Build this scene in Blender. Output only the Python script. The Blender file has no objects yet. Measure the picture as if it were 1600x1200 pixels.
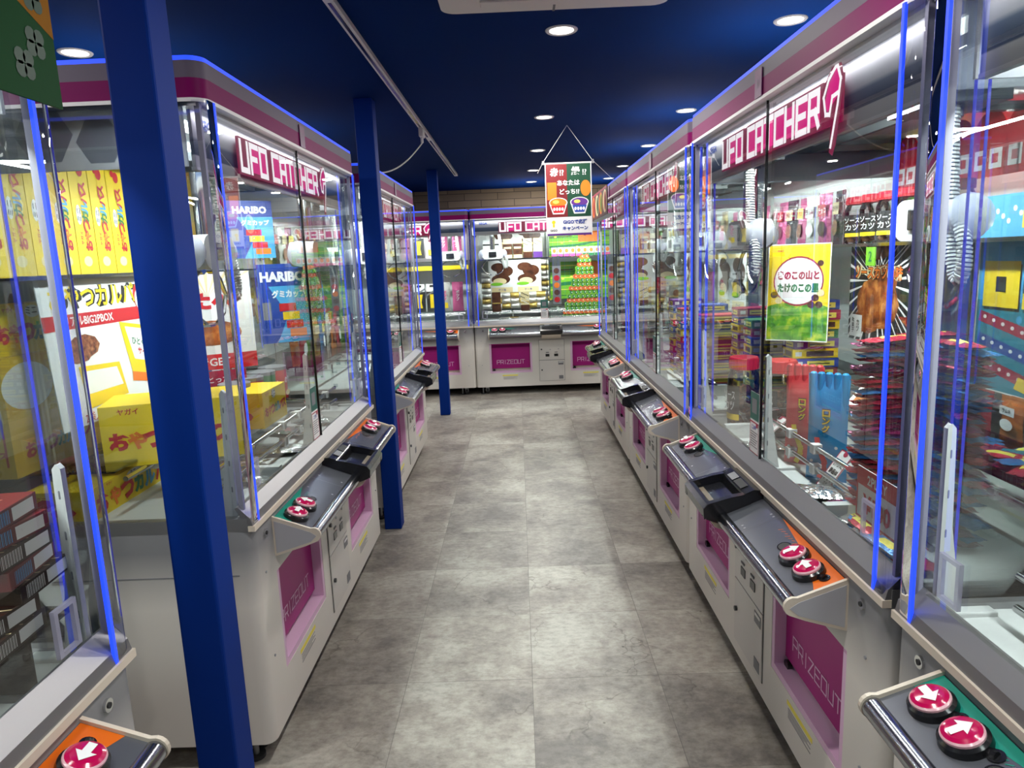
import bpy, math, random
from mathutils import Vector, Matrix
PI = math.pi
R = math.radians
random.seed(7)
S = bpy.context.scene
COL = S.collection

# ------------------------------------------------------------------ camera
H_CAM = 1.55
yaw, pitch, roll, focal_px = -.0134, .1759, -.0402, 1099.4
def _w(x, y, z):
    c, s = math.cos(pitch), math.sin(pitch)
    X, Y, Z = x, y*c + z*s, -y*s + z*c
    c, s = math.cos(yaw), math.sin(yaw)
    return Vector((X*c + Y*s, -X*s + Y*c, Z))
right0, fwd, up0 = _w(1, 0, 0), _w(0, 1, 0), _w(0, 0, 1)
cr, sr = math.cos(roll), math.sin(roll)
cam_right = right0*cr + up0*sr
cam_up = up0*cr - right0*sr
cam = bpy.data.objects.new('camera', bpy.data.cameras.new('camera'))
COL.objects.link(cam)
cam.data.sensor_width = 36
cam.data.lens = focal_px/1600*36
cam.data.clip_start = .02
m = Matrix((cam_right, cam_up, -fwd)).transposed().to_4x4()
m.translation = (0, 0, H_CAM)
cam.matrix_world = m
S.camera = cam

# ------------------------------------------------------------------ world, exposure
wd = bpy.data.worlds.new('world'); S.world = wd; wd.use_nodes = True
wd.node_tree.nodes['Background'].inputs[0].default_value = (.35, .42, .6, 1)
wd.node_tree.nodes['Background'].inputs[1].default_value = .05
S.view_settings.view_transform = 'Standard'
S.view_settings.look = 'None'
S.view_settings.gamma = 1
S.view_settings.exposure = -0.2
try:
    S.view_settings.use_curve_mapping = False
except Exception:
    pass
S.cycles.transparent_max_bounces = 32
S.cycles.max_bounces = 7
S.cycles.diffuse_bounces = 3
S.cycles.glossy_bounces = 4
S.cycles.transmission_bounces = 6
S.cycles.sample_clamp_indirect = 4
S.cycles.caustics_reflective = False
S.cycles.caustics_refractive = False

# power of the lights the place has
P_DOWN, P_MACH = 14.5, 38.0
ZC = 2.4255                      # ceiling height
W_ = 1.7575                      # width of one machine
XR, XL = .756, -.809             # machine fronts on the right and left of the aisle
YR = 1.386
YB, XS = 8.06, -.518

def light(name, kind, loc, power, color, parent=None, **kw):
    l = bpy.data.lights.new(name, kind); l.energy = power; l.color = color
    for k, v in kw.items():
        setattr(l, k, v)
    o = bpy.data.objects.new(name, l); COL.objects.link(o); o.location = loc
    if parent: o.parent = parent
    return o

# ------------------------------------------------------------------ materials
MATS = {}
def mat(name, col=(.5, .5, .5), rough=.5, metal=0., emit=None, es=0., spec=.5, coat=0.):
    if name in MATS: return MATS[name]
    m = bpy.data.materials.new(name); m.use_nodes = True
    b = m.node_tree.nodes['Principled BSDF']
    b.inputs['Base Color'].default_value = (*col, 1)
    b.inputs['Roughness'].default_value = rough
    b.inputs['Metallic'].default_value = metal
    b.inputs['Specular IOR Level'].default_value = spec
    b.inputs['Coat Weight'].default_value = coat
    b.inputs['Coat Roughness'].default_value = .08
    if emit:
        b.inputs['Emission Color'].default_value = (*emit, 1)
        b.inputs['Emission Strength'].default_value = es
    MATS[name] = m
    return m
def N(m, t, **kw):
    n = m.node_tree.nodes.new(t)
    for k, v in kw.items(): setattr(n, k, v)
    return n
def L(m, a, b): m.node_tree.links.new(a, b)
def bsdf(m): return m.node_tree.nodes['Principled BSDF']
def srgb(r, g, b):
    f = lambda c: (c/255/12.92 if c/255 <= .04045 else ((c/255+.055)/1.055)**2.4)
    return (f(r), f(g), f(b))
def noisy(name, cols, scale=20, rough=.5, detail=6, metal=0, coords='Object', bump=0, stretch=None):
    """a material whose colour wanders between the given colours"""
    m = mat(name, cols[0], rough, metal)
    tc = N(m, 'ShaderNodeTexCoord'); nz = N(m, 'ShaderNodeTexNoise'); rp = N(m, 'ShaderNodeValToRGB')
    src = tc.outputs[coords]
    if stretch:
        mp = N(m, 'ShaderNodeMapping'); mp.inputs['Scale'].default_value = stretch
        L(m, src, mp.inputs[0]); src = mp.outputs[0]
    L(m, src, nz.inputs['Vector']); nz.inputs['Scale'].default_value = scale; nz.inputs['Detail'].default_value = detail
    L(m, nz.outputs['Fac'], rp.inputs[0])
    els = rp.color_ramp.elements
    n = len(cols)
    for i, c in enumerate(cols):
        p = .3 + .4*i/(n-1)
        e = els[i] if i < 2 else els.new(p)
        e.position = p; e.color = (*c, 1)
    L(m, rp.outputs[0], bsdf(m).inputs['Base Color'])
    if bump:
        bp = N(m, 'ShaderNodeBump'); bp.inputs['Strength'].default_value = bump
        L(m, nz.outputs['Fac'], bp.inputs['Height']); L(m, bp.outputs[0], bsdf(m).inputs['Normal'])
    return m
def glass(name, tint=(1, 1, 1), ior=1.5, rough=.0, gain=1.7, base=0.):
    """thin clear sheet: what is behind shows through, the room reflects by the Fresnel law"""
    m = bpy.data.materials.new(name); m.use_nodes = True
    nt = m.node_tree; nt.nodes.clear()
    out = nt.nodes.new('ShaderNodeOutputMaterial'); mx = nt.nodes.new('ShaderNodeMixShader')
    tr = nt.nodes.new('ShaderNodeBsdfTransparent'); gl = nt.nodes.new('ShaderNodeBsdfGlossy'); fr = nt.nodes.new('ShaderNodeFresnel')
    mu = nt.nodes.new('ShaderNodeMath'); mu.operation = 'MULTIPLY_ADD'; mu.use_clamp = True
    geo = nt.nodes.new('ShaderNodeNewGeometry'); nm = nt.nodes.new('ShaderNodeMixRGB')
    iv = nt.nodes.new('ShaderNodeVectorMath'); iv.operation = 'SCALE'; iv.inputs['Scale'].default_value = -1
    # the same reflection seen from either side of the sheet
    nt.links.new(geo.outputs['Normal'], fr.inputs['Normal'])
    fr.inputs['IOR'].default_value = ior
    mu.inputs[1].default_value = gain; mu.inputs[2].default_value = base
    nt.links.new(fr.outputs[0], mu.inputs[0]); nt.links.new(mu.outputs[0], mx.inputs[0])
    tr.inputs[0].default_value = (*tint, 1); gl.inputs['Roughness'].default_value = rough
    gl.inputs[0].default_value = (.95, .95, .95, 1)
    nt.links.new(tr.outputs[0], mx.inputs[1]); nt.links.new(gl.outputs[0], mx.inputs[2])
    nt.links.new(mx.outputs[0], out.inputs[0])
    nt.nodes.remove(nm); nt.nodes.remove(iv)
    MATS[name] = m
    return m
def emis(name, col, s): return mat(name, (0.02, .02, .02), .6, 0, col, s)

WHITE = mat('white_plastic', srgb(214, 210, 205), .45)
IVORY = mat('ivory_trim', srgb(214, 202, 186), .45)
INNER = mat('white_inside_panel', srgb(200, 202, 202), .4)
GREYP = mat('grey_panel', srgb(150, 152, 158), .4)
STEEL = mat('brushed_steel', (.30, .30, .31), .42, .85)
CHROME = mat('polished_steel', (.72, .72, .72), .12, 1.)
CONS = mat('console_metal', srgb(112, 114, 122), .22, .5)
BLACK = mat('black_plastic', (.012, .012, .014), .18)
DARK = mat('dark_rubber', (.02, .02, .022), .6)
DGREY = mat('dark_grey_metal', (.06, .065, .07), .4, .3)
MAG = mat('magenta_print', srgb(160, 24, 118), .4, spec=.25)
MAGD = mat('magenta_band', srgb(118, 12, 86), .5, spec=.1)
PINKF = mat('pink_frame', srgb(226, 186, 218), .45)
FASW = mat('fascia_white', srgb(104, 96, 112), .5, spec=.15)
PLATE = mat('number_plate_purple', srgb(95, 25, 90), .4)
TEAL = mat('teal_print', srgb(0, 140, 120), .35)
ORANGE = mat('orange_print', srgb(225, 105, 10), .35)
SIDEG = mat('end_plate_grey', srgb(176, 176, 182), .35)
UPR = mat('upright_grey', srgb(130, 130, 142), .45)
BAR = mat('dark_polished_bar', (.36, .37, .40), .2, 1.)
PREFL = mat('tray_reflection_beige', srgb(120, 108, 92), .35)  # colour of the reflection painted into the black coin tray
BTN = mat('button_magenta', srgb(180, 10, 75), .15, 0, srgb(200, 15, 90), .05, coat=.5)
BTNRIM = mat('button_rim', srgb(235, 185, 195), .2)
PW = mat('print_white', srgb(235, 235, 235), .5)
PB = mat('print_black', srgb(18, 16, 18), .5)
PR = mat('print_red', srgb(190, 20, 35), .5)
PMAR = mat('print_crimson', srgb(160, 15, 60), .5)
PY = mat('print_yellow', srgb(240, 205, 25), .5)
PY2 = mat('print_pale_yellow', srgb(240, 225, 90), .5)
PG = mat('print_green', srgb(20, 110, 60), .5)
PG2 = mat('print_light_green', srgb(120, 190, 40), .5)
PBL = mat('print_blue', srgb(25, 60, 150), .5)
PBL2 = mat('print_light_blue', srgb(70, 160, 215), .5)
PP = mat('print_pink', srgb(235, 80, 150), .5)
PO = mat('print_orange', srgb(235, 120, 25), .5)
PV = mat('print_purple', srgb(90, 40, 130), .5)
PBR = mat('print_brown', srgb(75, 35, 22), .5)
PCR = mat('print_cream', srgb(235, 215, 165), .5)
PGR = mat('print_grey', srgb(120, 120, 125), .5)
PTQ = mat('print_turquoise', srgb(20, 125, 150), .5)
FRIED = noisy('fried_food_picture', [srgb(35, 15, 8), srgb(150, 74, 22), srgb(222, 150, 70)], 16, .5, 7)
NUTS = noisy('dried_meat_picture', [srgb(50, 20, 15), srgb(130, 70, 50), srgb(180, 130, 90)], 60, .5, 3)
CHOC = noisy('chocolate_picture', [srgb(35, 15, 10), srgb(80, 42, 25), srgb(95, 60, 40)], 18, .3, 3)
LEAFY = noisy('meadow_picture', [srgb(20, 90, 30), srgb(90, 160, 40), srgb(200, 210, 50)], 24, .5, 4)
LEDB = emis('blue_led', (.012, .06, 1.), 1.7)
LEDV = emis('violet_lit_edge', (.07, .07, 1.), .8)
LOGOW = emis('logo_white_light', (1, .93, .97), 1.5)
LOGOP = emis('logo_pink_light', (1., .012, .30), .95)
LOGOC = emis('logo_crimson_light', (.45, .008, .09), .6)
TUBE = emis('interior_led_tube', (.92, 1, .97), 11)
LAMP = emis('downlight_diffuser', (1, .93, .82), 9)
GLASS = glass('cabinet_glass', (.93, .955, .95))
PANE = glass('end_pane_glass', (.95, .97, .965), gain=1.1)
ACRY = glass('clear_acrylic', (.92, .92, .97), gain=1.2, base=.025)
CLEAR = glass('clear_plastic', (.96, .965, .97), gain=1.0, base=.015)
SHELFG = glass('shelf_glass', (.93, .97, .95), gain=1., base=.02)

def frosted(name, col, clear=.4, trans=.5):
    """cloudy sheet: part clear, part diffusing on both sides"""
    m = bpy.data.materials.new(name); m.use_nodes = True; nt = m.node_tree; nt.nodes.clear()
    out = nt.nodes.new('ShaderNodeOutputMaterial'); a = nt.nodes.new('ShaderNodeMixShader'); c = nt.nodes.new('ShaderNodeMixShader')
    d = nt.nodes.new('ShaderNodeBsdfDiffuse'); t = nt.nodes.new('ShaderNodeBsdfTranslucent'); p = nt.nodes.new('ShaderNodeBsdfTransparent')
    d.inputs[0].default_value = (*col, 1); t.inputs[0].default_value = (*col, 1); a.inputs[0].default_value = trans; c.inputs[0].default_value = clear
    nt.links.new(d.outputs[0], a.inputs[1]); nt.links.new(t.outputs[0], a.inputs[2]); nt.links.new(a.outputs[0], c.inputs[1]); nt.links.new(p.outputs[0], c.inputs[2]); nt.links.new(c.outputs[0], out.inputs[0])
    MATS[name] = m; return m
FROST = frosted('frosted_acrylic', srgb(205, 205, 225), .55, .4)
# body print that fades from silver at the sill to white below
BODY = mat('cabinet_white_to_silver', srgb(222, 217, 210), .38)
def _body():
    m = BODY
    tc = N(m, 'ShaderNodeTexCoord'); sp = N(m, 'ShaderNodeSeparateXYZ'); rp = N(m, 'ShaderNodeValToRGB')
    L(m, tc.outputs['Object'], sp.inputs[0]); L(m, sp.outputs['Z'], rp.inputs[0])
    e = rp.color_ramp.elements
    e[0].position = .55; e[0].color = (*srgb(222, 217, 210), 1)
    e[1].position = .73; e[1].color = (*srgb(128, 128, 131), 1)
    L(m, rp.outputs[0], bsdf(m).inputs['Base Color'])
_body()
# header print: silver with a slate blue band
HEAD = mat('header_silver', srgb(165, 168, 176), .5, .0)
def _head():
    m = HEAD
    tc = N(m, 'ShaderNodeTexCoord'); sp = N(m, 'ShaderNodeSeparateXYZ'); rp = N(m, 'ShaderNodeValToRGB')
    L(m, tc.outputs['Object'], sp.inputs[0])
    mp = N(m, 'ShaderNodeMapRange'); mp.inputs['From Min'].default_value = 1.83; mp.inputs['From Max'].default_value = 2.0
    L(m, sp.outputs['Z'], mp.inputs[0]); L(m, mp.outputs[0], rp.inputs[0])
    e = rp.color_ramp.elements
    e[0].position = .0; e[0].color = (*srgb(205, 208, 210), 1)
    e[1].position = 1.; e[1].color = (*srgb(135, 140, 150), 1)
    for p, c in ((.2, (200, 203, 206)), (.22, (55, 72, 98)), (.44, (75, 90, 112)), (.50, (150, 155, 164)), (.8, (175, 178, 184))):
        x = e.new(p); x.color = (*srgb(*c), 1)
    L(m, rp.outputs[0], bsdf(m).inputs['Base Color'])
_head()
def foil(name, c, rough=.24, metal=.3):
    m = mat(name, c, rough, metal)
    tc = N(m, 'ShaderNodeTexCoord'); nz = N(m, 'ShaderNodeTexNoise'); bp = N(m, 'ShaderNodeBump')
    nz.inputs['Scale'].default_value = 55; nz.inputs['Detail'].default_value = 2
    bp.inputs['Strength'].default_value = .55; bp.inputs['Distance'].default_value = .01
    L(m, tc.outputs['Object'], nz.inputs['Vector']); L(m, nz.outputs['Fac'], bp.inputs['Height']); L(m, bp.outputs[0], bsdf(m).inputs['Normal'])
    return m
F_RED = foil('red_foil', srgb(190, 42, 66)); F_BLU = foil('blue_foil', srgb(45, 125, 195)); F_SIL = foil('silver_foil', (.8, .8, .8), .2, .9)
F_PUR = foil('plum_foil', srgb(140, 40, 95)); F_GLD = foil('gold_foil', srgb(200, 170, 90)); F_DRK = foil('dark_foil', srgb(40, 36, 46))
F_PNK = foil('pink_foil', srgb(225, 110, 160)); F_WHT = foil('pearl_foil', srgb(225, 222, 215), .3, .3); F_TEA = foil('teal_foil', srgb(30, 150, 170))
F_ORG = foil('orange_foil', srgb(215, 120, 40)); F_GRN = foil('green_foil', srgb(90, 150, 60))

# ------------------------------------------------------------------ mesh builder
_txt = {}
def text_geo(s, bold=0.02):
    k = (s, bold)
    if k in _txt: return _txt[k]
    c = bpy.data.curves.new('t', 'FONT'); c.body = s; c.offset = bold; c.resolution_u = 2; c.fill_mode = 'FRONT'
    o = bpy.data.objects.new('t', c); COL.objects.link(o)
    bpy.context.view_layer.update()
    me = bpy.data.meshes.new_from_object(o.evaluated_get(bpy.context.evaluated_depsgraph_get()))
    vs = [(v.co.x, v.co.y) for v in me.vertices]; fs = [tuple(p.vertices) for p in me.polygons]
    bpy.data.objects.remove(o); bpy.data.curves.remove(c); bpy.data.meshes.remove(me)
    if vs:
        x0 = min(v[0] for v in vs); x1 = max(v[0] for v in vs); y0 = min(v[1] for v in vs); y1 = max(v[1] for v in vs)
    else: x0 = y0 = 0; x1 = y1 = 1
    _txt[k] = (vs, fs, x0, x1, y0, y1)
    return _txt[k]

class MB:
    def __init__(s): s.v = []; s.f = []; s.m = []; s.mats = []; s.sm = []
    def mi(s, m):
        if m not in s.mats: s.mats.append(m)
        return s.mats.index(m)
    def add(s, vs, fs, m, smooth=False):
        b = len(s.v); i = s.mi(m); s.v += [tuple(v) for v in vs]
        for f in fs: s.f.append(tuple(b+k for k in f)); s.m.append(i); s.sm.append(smooth)
    def box(s, x0, x1, y0, y1, z0, z1, m):
        if x0 > x1: x0, x1 = x1, x0
        if y0 > y1: y0, y1 = y1, y0
        if z0 > z1: z0, z1 = z1, z0
        s.add([(x0,y0,z0),(x1,y0,z0),(x1,y1,z0),(x0,y1,z0),(x0,y0,z1),(x1,y0,z1),(x1,y1,z1),(x0,y1,z1)],
              [(0,3,2,1),(4,5,6,7),(0,1,5,4),(1,2,6,5),(2,3,7,6),(3,0,4,7)], m)
    def quad(s, a, b, c, d, m): s.add([a, b, c, d], [(0,1,2,3)], m)
    def prism(s, poly, axis, a, b, m, capm=None, smooth=False):
        """poly in the two other axes (in xyz order), swept from a to b along axis"""
        def P(p, t):
            return {'x': (t, p[0], p[1]), 'y': (p[0], t, p[1]), 'z': (p[0], p[1], t)}[axis]
        n = len(poly); vs = [P(p, a) for p in poly] + [P(p, b) for p in poly]
        s.add(vs, [(i, (i+1) % n, n+(i+1) % n, n+i) for i in range(n)], m, smooth)
        s.add(vs, [tuple(range(n))[::-1], tuple(range(n, 2*n))], capm or m)
    def cyl(s, p0, p1, r, m, n=16, r2=None, caps=True):
        p0 = Vector(p0); p1 = Vector(p1); d = (p1-p0).normalized()
        u = d.orthogonal().normalized(); w = d.cross(u)
        r2 = r if r2 is None else r2
        vs = [p0+(u*math.cos(2*PI*i/n)+w*math.sin(2*PI*i/n))*r for i in range(n)] + [p1+(u*math.cos(2*PI*i/n)+w*math.sin(2*PI*i/n))*r2 for i in range(n)]
        s.add(vs, [(i, (i+1) % n, n+(i+1) % n, n+i) for i in range(n)], m, True)
        if caps: s.add(vs, [tuple(range(n))[::-1], tuple(range(n, 2*n))], m)
    def lathe(s, prof, c, m, n=20, ms=None):
        """prof: (r, z) list around the z axis through c"""
        k = len(prof)
        vs = [(c[0]+r*math.cos(2*PI*i/n), c[1]+r*math.sin(2*PI*i/n), c[2]+z) for r, z in prof for i in range(n)]
        for j in range(k-1):
            s.add([vs[j*n+i] for i in range(n)] + [vs[(j+1)*n+i] for i in range(n)],
                  [(i, (i+1) % n, n+(i+1) % n, n+i) for i in range(n)], (ms[j] if ms else m), True)
    def tube(s, pts, r, m, n=8):
        pts = [Vector(p) for p in pts]; rings = []
        u = None
        for i, p in enumerate(pts):
            d = (pts[min(i+1, len(pts)-1)] - pts[max(i-1, 0)]).normalized()
            if u is None: u = d.orthogonal().normalized()
            u = (u - d*u.dot(d)).normalized(); w = d.cross(u)
            rings += [p+(u*math.cos(2*PI*k/n)+w*math.sin(2*PI*k/n))*r for k in range(n)]
        fs = []
        for i in range(len(pts)-1):
            for k in range(n): fs.append((i*n+k, i*n+(k+1) % n, (i+1)*n+(k+1) % n, (i+1)*n+k))
        fs.append(tuple(range(n))[::-1]); fs.append(tuple(range((len(pts)-1)*n, len(pts)*n)))
        s.add(rings, fs, m, True)
    def ell(s, c, rx, ry, rz, m, nu=18, nv=10):
        vs = []; fs = []
        for j in range(nv+1):
            t = PI*j/nv
            for i in range(nu):
                a = 2*PI*i/nu
                vs.append((c[0]+rx*math.sin(t)*math.cos(a), c[1]+ry*math.sin(t)*math.sin(a), c[2]-rz*math.cos(t)))
        for j in range(nv):
            for i in range(nu): fs.append((j*nu+i, j*nu+(i+1) % nu, (j+1)*nu+(i+1) % nu, (j+1)*nu+i))
        s.add(vs, fs, m, True)
    # flat work on a plane: origin o, unit axes u (right) and v (up)
    def plane(s, o, u, v): s.o = Vector(o); s.u = Vector(u).normalized(); s.w = Vector(v).normalized(); s.n = s.u.cross(s.w); return s
    def P(s, x, y, h=0): return s.o + s.u*x + s.w*y + s.n*h
    def rect(s, x0, y0, x1, y1, m, h=.0006): s.add([s.P(x0,y0,h), s.P(x1,y0,h), s.P(x1,y1,h), s.P(x0,y1,h)], [(0,1,2,3)], m)
    def poly(s, pts, m, h=.0006): s.add([s.P(x, y, h) for x, y in pts], [tuple(range(len(pts)))], m)
    def disc(s, cx, cy, rx, ry, m, h=.0008, n=24, rot=0):
        c, q = math.cos(rot), math.sin(rot)
        s.poly([(cx+rx*math.cos(2*PI*i/n)*c-ry*math.sin(2*PI*i/n)*q, cy+rx*math.cos(2*PI*i/n)*q+ry*math.sin(2*PI*i/n)*c) for i in range(n)], m, h)
    def stroke(s, pts, w, m, h=.001, ext=True, closed=False):
        if closed: pts = pts + [pts[0]]
        for (x0, y0), (x1, y1) in zip(pts[:-1], pts[1:]):
            dx, dy = x1-x0, y1-y0; l = math.hypot(dx, dy) or 1; dx /= l; dy /= l
            e = w/2 if ext else 0
            a, b = x0-dx*e, y0-dy*e; c, d = x1+dx*e, y1+dy*e; nx, ny = -dy*w/2, dx*w/2
            s.poly([(a-nx, b-ny), (c-nx, d-ny), (c+nx, d+ny), (a+nx, b+ny)], m, h)
    def text(s, t, cx, cy, size, m, h=.001, wmax=None, bold=.02, vert=False, rot=0):
        """text centred on cx,cy; size is the glyph height; vert stacks the characters; rot in degrees"""
        if vert:
            n = len(t)
            for i, ch in enumerate(t): s.text(ch, cx, cy+(n/2-.5-i)*size*1.08, size, m, h, None, bold)
            return
        vs, fs, x0, x1, y0, y1 = text_geo(t, bold)
        sc = size/max(.7, y1-y0); sx = sc
        if wmax and (x1-x0)*sc > wmax: sx = wmax/(x1-x0)
        c, q = math.cos(R(rot)), math.sin(R(rot))
        out = []
        for x, y in vs:
            a, b = (x-(x0+x1)/2)*sx, (y-(y0+y1)/2)*sc
            out.append(s.P(cx+a*c-b*q, cy+a*q+b*c, h))
        s.add(out, fs, m)
    def build(s, name, parent=None, loc=None, rz=0, bevel=0, smooth_angle=None, rot=None):
        me = bpy.data.meshes.new(name); me.from_pydata(s.v, [], s.f)
        for mm in s.mats: me.materials.append(mm)
        me.polygons.foreach_set('material_index', s.m)
        me.polygons.foreach_set('use_smooth', s.sm)
        me.update()
        if any(s.sm):
            try: me.set_sharp_from_angle(angle=R(40))
            except Exception: pass
        o = bpy.data.objects.new(name, me); COL.objects.link(o)
        if parent: o.parent = parent
        if loc: o.location = loc
        if rot: o.rotation_euler = rot
        elif rz: o.rotation_euler = (0, 0, rz)
        if bevel:
            b = o.modifiers.new('bevel', 'BEVEL'); b.width = bevel; b.segments = 2; b.limit_method = 'ANGLE'; b.angle_limit = R(50)
        return o

def rrect(x0, y0, x1, y1, r, n=5, corners=(1, 1, 1, 1)):
    """rounded rectangle, corners in the order x0y0, x1y0, x1y1, x0y1"""
    pts = []
    for k, (cx, cy, a0) in enumerate(((x0, y0, 180), (x1, y0, 270), (x1, y1, 0), (x0, y1, 90))):
        if not corners[k]: pts.append((cx, cy)); continue
        ox = cx + r*(1 if cx == x0 else -1); oy = cy + r*(1 if cy == y0 else -1)
        for i in range(n+1):
            a = R(a0 + 90*i/n); pts.append((ox+r*math.cos(a), oy+r*math.sin(a)))
    return pts

def tag(o, label, cat, group=None, kind=None):
    o['label'] = label; o['category'] = cat
    if group: o['group'] = group
    if kind: o['kind'] = kind
    return o
def empty(name, loc, rz=0):
    o = bpy.data.objects.new(name, None); COL.objects.link(o); o.location = loc; o.rotation_euler = (0, 0, rz); o.empty_display_size = .05
    return o
def struct(o): o['kind'] = 'structure'; return o
def copy_tree(o, parent=None):
    c = o.copy(); COL.objects.link(c); c.parent = parent
    for ch in list(CH.get(o.name, o.children)): copy_tree(ch, c)
    return c
CH = {}

# ------------------------------------------------------------------ room shell
def room():
    fl = mat('vinyl_concrete_tiles', srgb(140, 134, 126), .42)
    tc = N(fl, 'ShaderNodeTexCoord'); mp = N(fl, 'ShaderNodeMapping'); br = N(fl, 'ShaderNodeTexBrick')
    mp.inputs['Location'].default_value = (.0, .035, 0)
    L(fl, tc.outputs['Object'], mp.inputs[0]); L(fl, mp.outputs[0], br.inputs['Vector'])
    br.offset = 0; br.squash = 1
    for k, v in (('Scale', 1.), ('Mortar Size', .0012), ('Brick Width', .47), ('Row Height', .487), ('Bias', 0.), ('Mortar Smooth', .1)):
        br.inputs[k].default_value = v
    br.inputs['Color1'].default_value = (.89, .89, .89, 1); br.inputs['Color2'].default_value = (1.06, 1.055, 1.04, 1); br.inputs['Mortar'].default_value = (.5, .5, .5, 1)
    n1 = N(fl, 'ShaderNodeTexNoise'); n1.inputs['Scale'].default_value = 2.1; n1.inputs['Detail'].default_value = 12; n1.inputs['Roughness'].default_value = .74
    # each tile carries its own patch of the print
    vm = N(fl, 'ShaderNodeVectorMath'); vm.operation = 'ADD'; sc = N(fl, 'ShaderNodeVectorMath'); sc.operation = 'SCALE'; sc.inputs['Scale'].default_value = 13
    L(fl, br.outputs['Color'], sc.inputs[0]); L(fl, mp.outputs[0], vm.inputs[0]); L(fl, sc.outputs[0], vm.inputs[1]); L(fl, vm.outputs[0], n1.inputs['Vector'])
    r1 = N(fl, 'ShaderNodeValToRGB'); e = r1.color_ramp.elements
    e[0].position = .38; e[0].color = (*srgb(116, 111, 107), 1); e[1].position = .62; e[1].color = (*srgb(176, 173, 164), 1)
    x = e.new(.5); x.color = (*srgb(150, 144, 136), 1)
    L(fl, n1.outputs['Fac'], r1.inputs[0])
    n2 = N(fl, 'ShaderNodeTexNoise'); n2.inputs['Scale'].default_value = 34; n2.inputs['Detail'].default_value = 10; n2.inputs['Roughness'].default_value = .7
    mp2 = N(fl, 'ShaderNodeMapping'); mp2.inputs['Scale'].default_value = (.75, 1.2, 1); L(fl, mp.outputs[0], mp2.inputs[0]); L(fl, mp2.outputs[0], n2.inputs['Vector'])
    r2 = N(fl, 'ShaderNodeValToRGB'); e = r2.color_ramp.elements
    e[0].position = .34; e[0].color = (.72, .71, .70, 1); e[1].position = .56; e[1].color = (1.06, 1.06, 1.06, 1)
    L(fl, n2.outputs['Fac'], r2.inputs[0])
    m1 = N(fl, 'ShaderNodeMixRGB', blend_type='MULTIPLY'); m1.inputs[0].default_value = 1
    m2 = N(fl, 'ShaderNodeMixRGB', blend_type='MULTIPLY'); m2.inputs[0].default_value = 1
    L(fl, r1.outputs[0], m1.inputs[1]); L(fl, r2.outputs[0], m1.inputs[2]); L(fl, m1.outputs[0], m2.inputs[1]); L(fl, br.outputs['Color'], m2.inputs[2])
    # dark specks and hairline cracks in the print
    vo = N(fl, 'ShaderNodeTexVoronoi'); vo.inputs['Scale'].default_value = 9; L(fl, mp.outputs[0], vo.inputs['Vector'])
    r3 = N(fl, 'ShaderNodeValToRGB'); e = r3.color_ramp.elements; e[0].position = .035; e[0].color = (.35, .34, .33, 1); e[1].position = .06; e[1].color = (1, 1, 1, 1)
    L(fl, vo.outputs['Distance'], r3.inputs[0])
    n3 = N(fl, 'ShaderNodeTexNoise'); n3.inputs['Scale'].default_value = 3.1; L(fl, vm.outputs[0], n3.inputs['Vector'])
    r4 = N(fl, 'ShaderNodeValToRGB'); e = r4.color_ramp.elements; e[0].position = .5; e[0].color = (0, 0, 0, 1); e[1].position = .62; e[1].color = (1, 1, 1, 1)
    L(fl, n3.outputs['Fac'], r4.inputs[0])
    m3 = N(fl, 'ShaderNodeMixRGB', blend_type='MULTIPLY'); L(fl, r4.outputs[0], m3.inputs[0]); L(fl, m2.outputs[0], m3.inputs[1]); L(fl, r3.outputs[0], m3.inputs[2])
    # hairline cracks printed on the tiles
    vc = N(fl, 'ShaderNodeTexVoronoi'); vc.feature = 'DISTANCE_TO_EDGE'; vc.inputs['Scale'].default_value = 1.7
    nw = N(fl, 'ShaderNodeTexNoise'); nw.inputs['Scale'].default_value = 7; nw.inputs['Detail'].default_value = 4; L(fl, vm.outputs[0], nw.inputs['Vector'])
    va = N(fl, 'ShaderNodeMixRGB'); va.inputs[0].default_value = .22; L(fl, vm.outputs[0], va.inputs[1]); L(fl, nw.outputs['Color'], va.inputs[2]); L(fl, va.outputs[0], vc.inputs['Vector'])
    r5 = N(fl, 'ShaderNodeValToRGB'); e = r5.color_ramp.elements; e[0].position = .0; e[0].color = (.55, .54, .53, 1); e[1].position = .007; e[1].color = (1, 1, 1, 1)
    L(fl, vc.outputs['Distance'], r5.inputs[0])
    m4 = N(fl, 'ShaderNodeMixRGB', blend_type='MULTIPLY'); L(fl, r4.outputs[0], m4.inputs[0]); L(fl, m3.outputs[0], m4.inputs[1]); L(fl, r5.outputs[0], m4.inputs[2])
    L(fl, m4.outputs[0], bsdf(fl).inputs['Base Color'])
    bp = N(fl, 'ShaderNodeBump'); bp.inputs['Strength'].default_value = .08; L(fl, n2.outputs['Fac'], bp.inputs['Height']); L(fl, bp.outputs[0], bsdf(fl).inputs['Normal'])
    ceil = mat('blue_ceiling_paint', srgb(0, 32, 86), .8, spec=.03)
    wall = mat('side_wall_paint', srgb(120, 122, 130), .7)
    st = mat('tan_stone_tiles', srgb(150, 130, 105), .7)
    tc = N(st, 'ShaderNodeTexCoord'); mp = N(st, 'ShaderNodeMapping'); br = N(st, 'ShaderNodeTexBrick'); nz = N(st, 'ShaderNodeTexNoise')
    mp.inputs['Rotation'].default_value = (R(90), 0, 0); L(st, tc.outputs['Object'], mp.inputs[0]); L(st, mp.outputs[0], br.inputs['Vector'])
    for k, v in (('Scale', 1.), ('Mortar Size', .004), ('Brick Width', .42), ('Row Height', .085)): br.inputs[k].default_value = v
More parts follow.
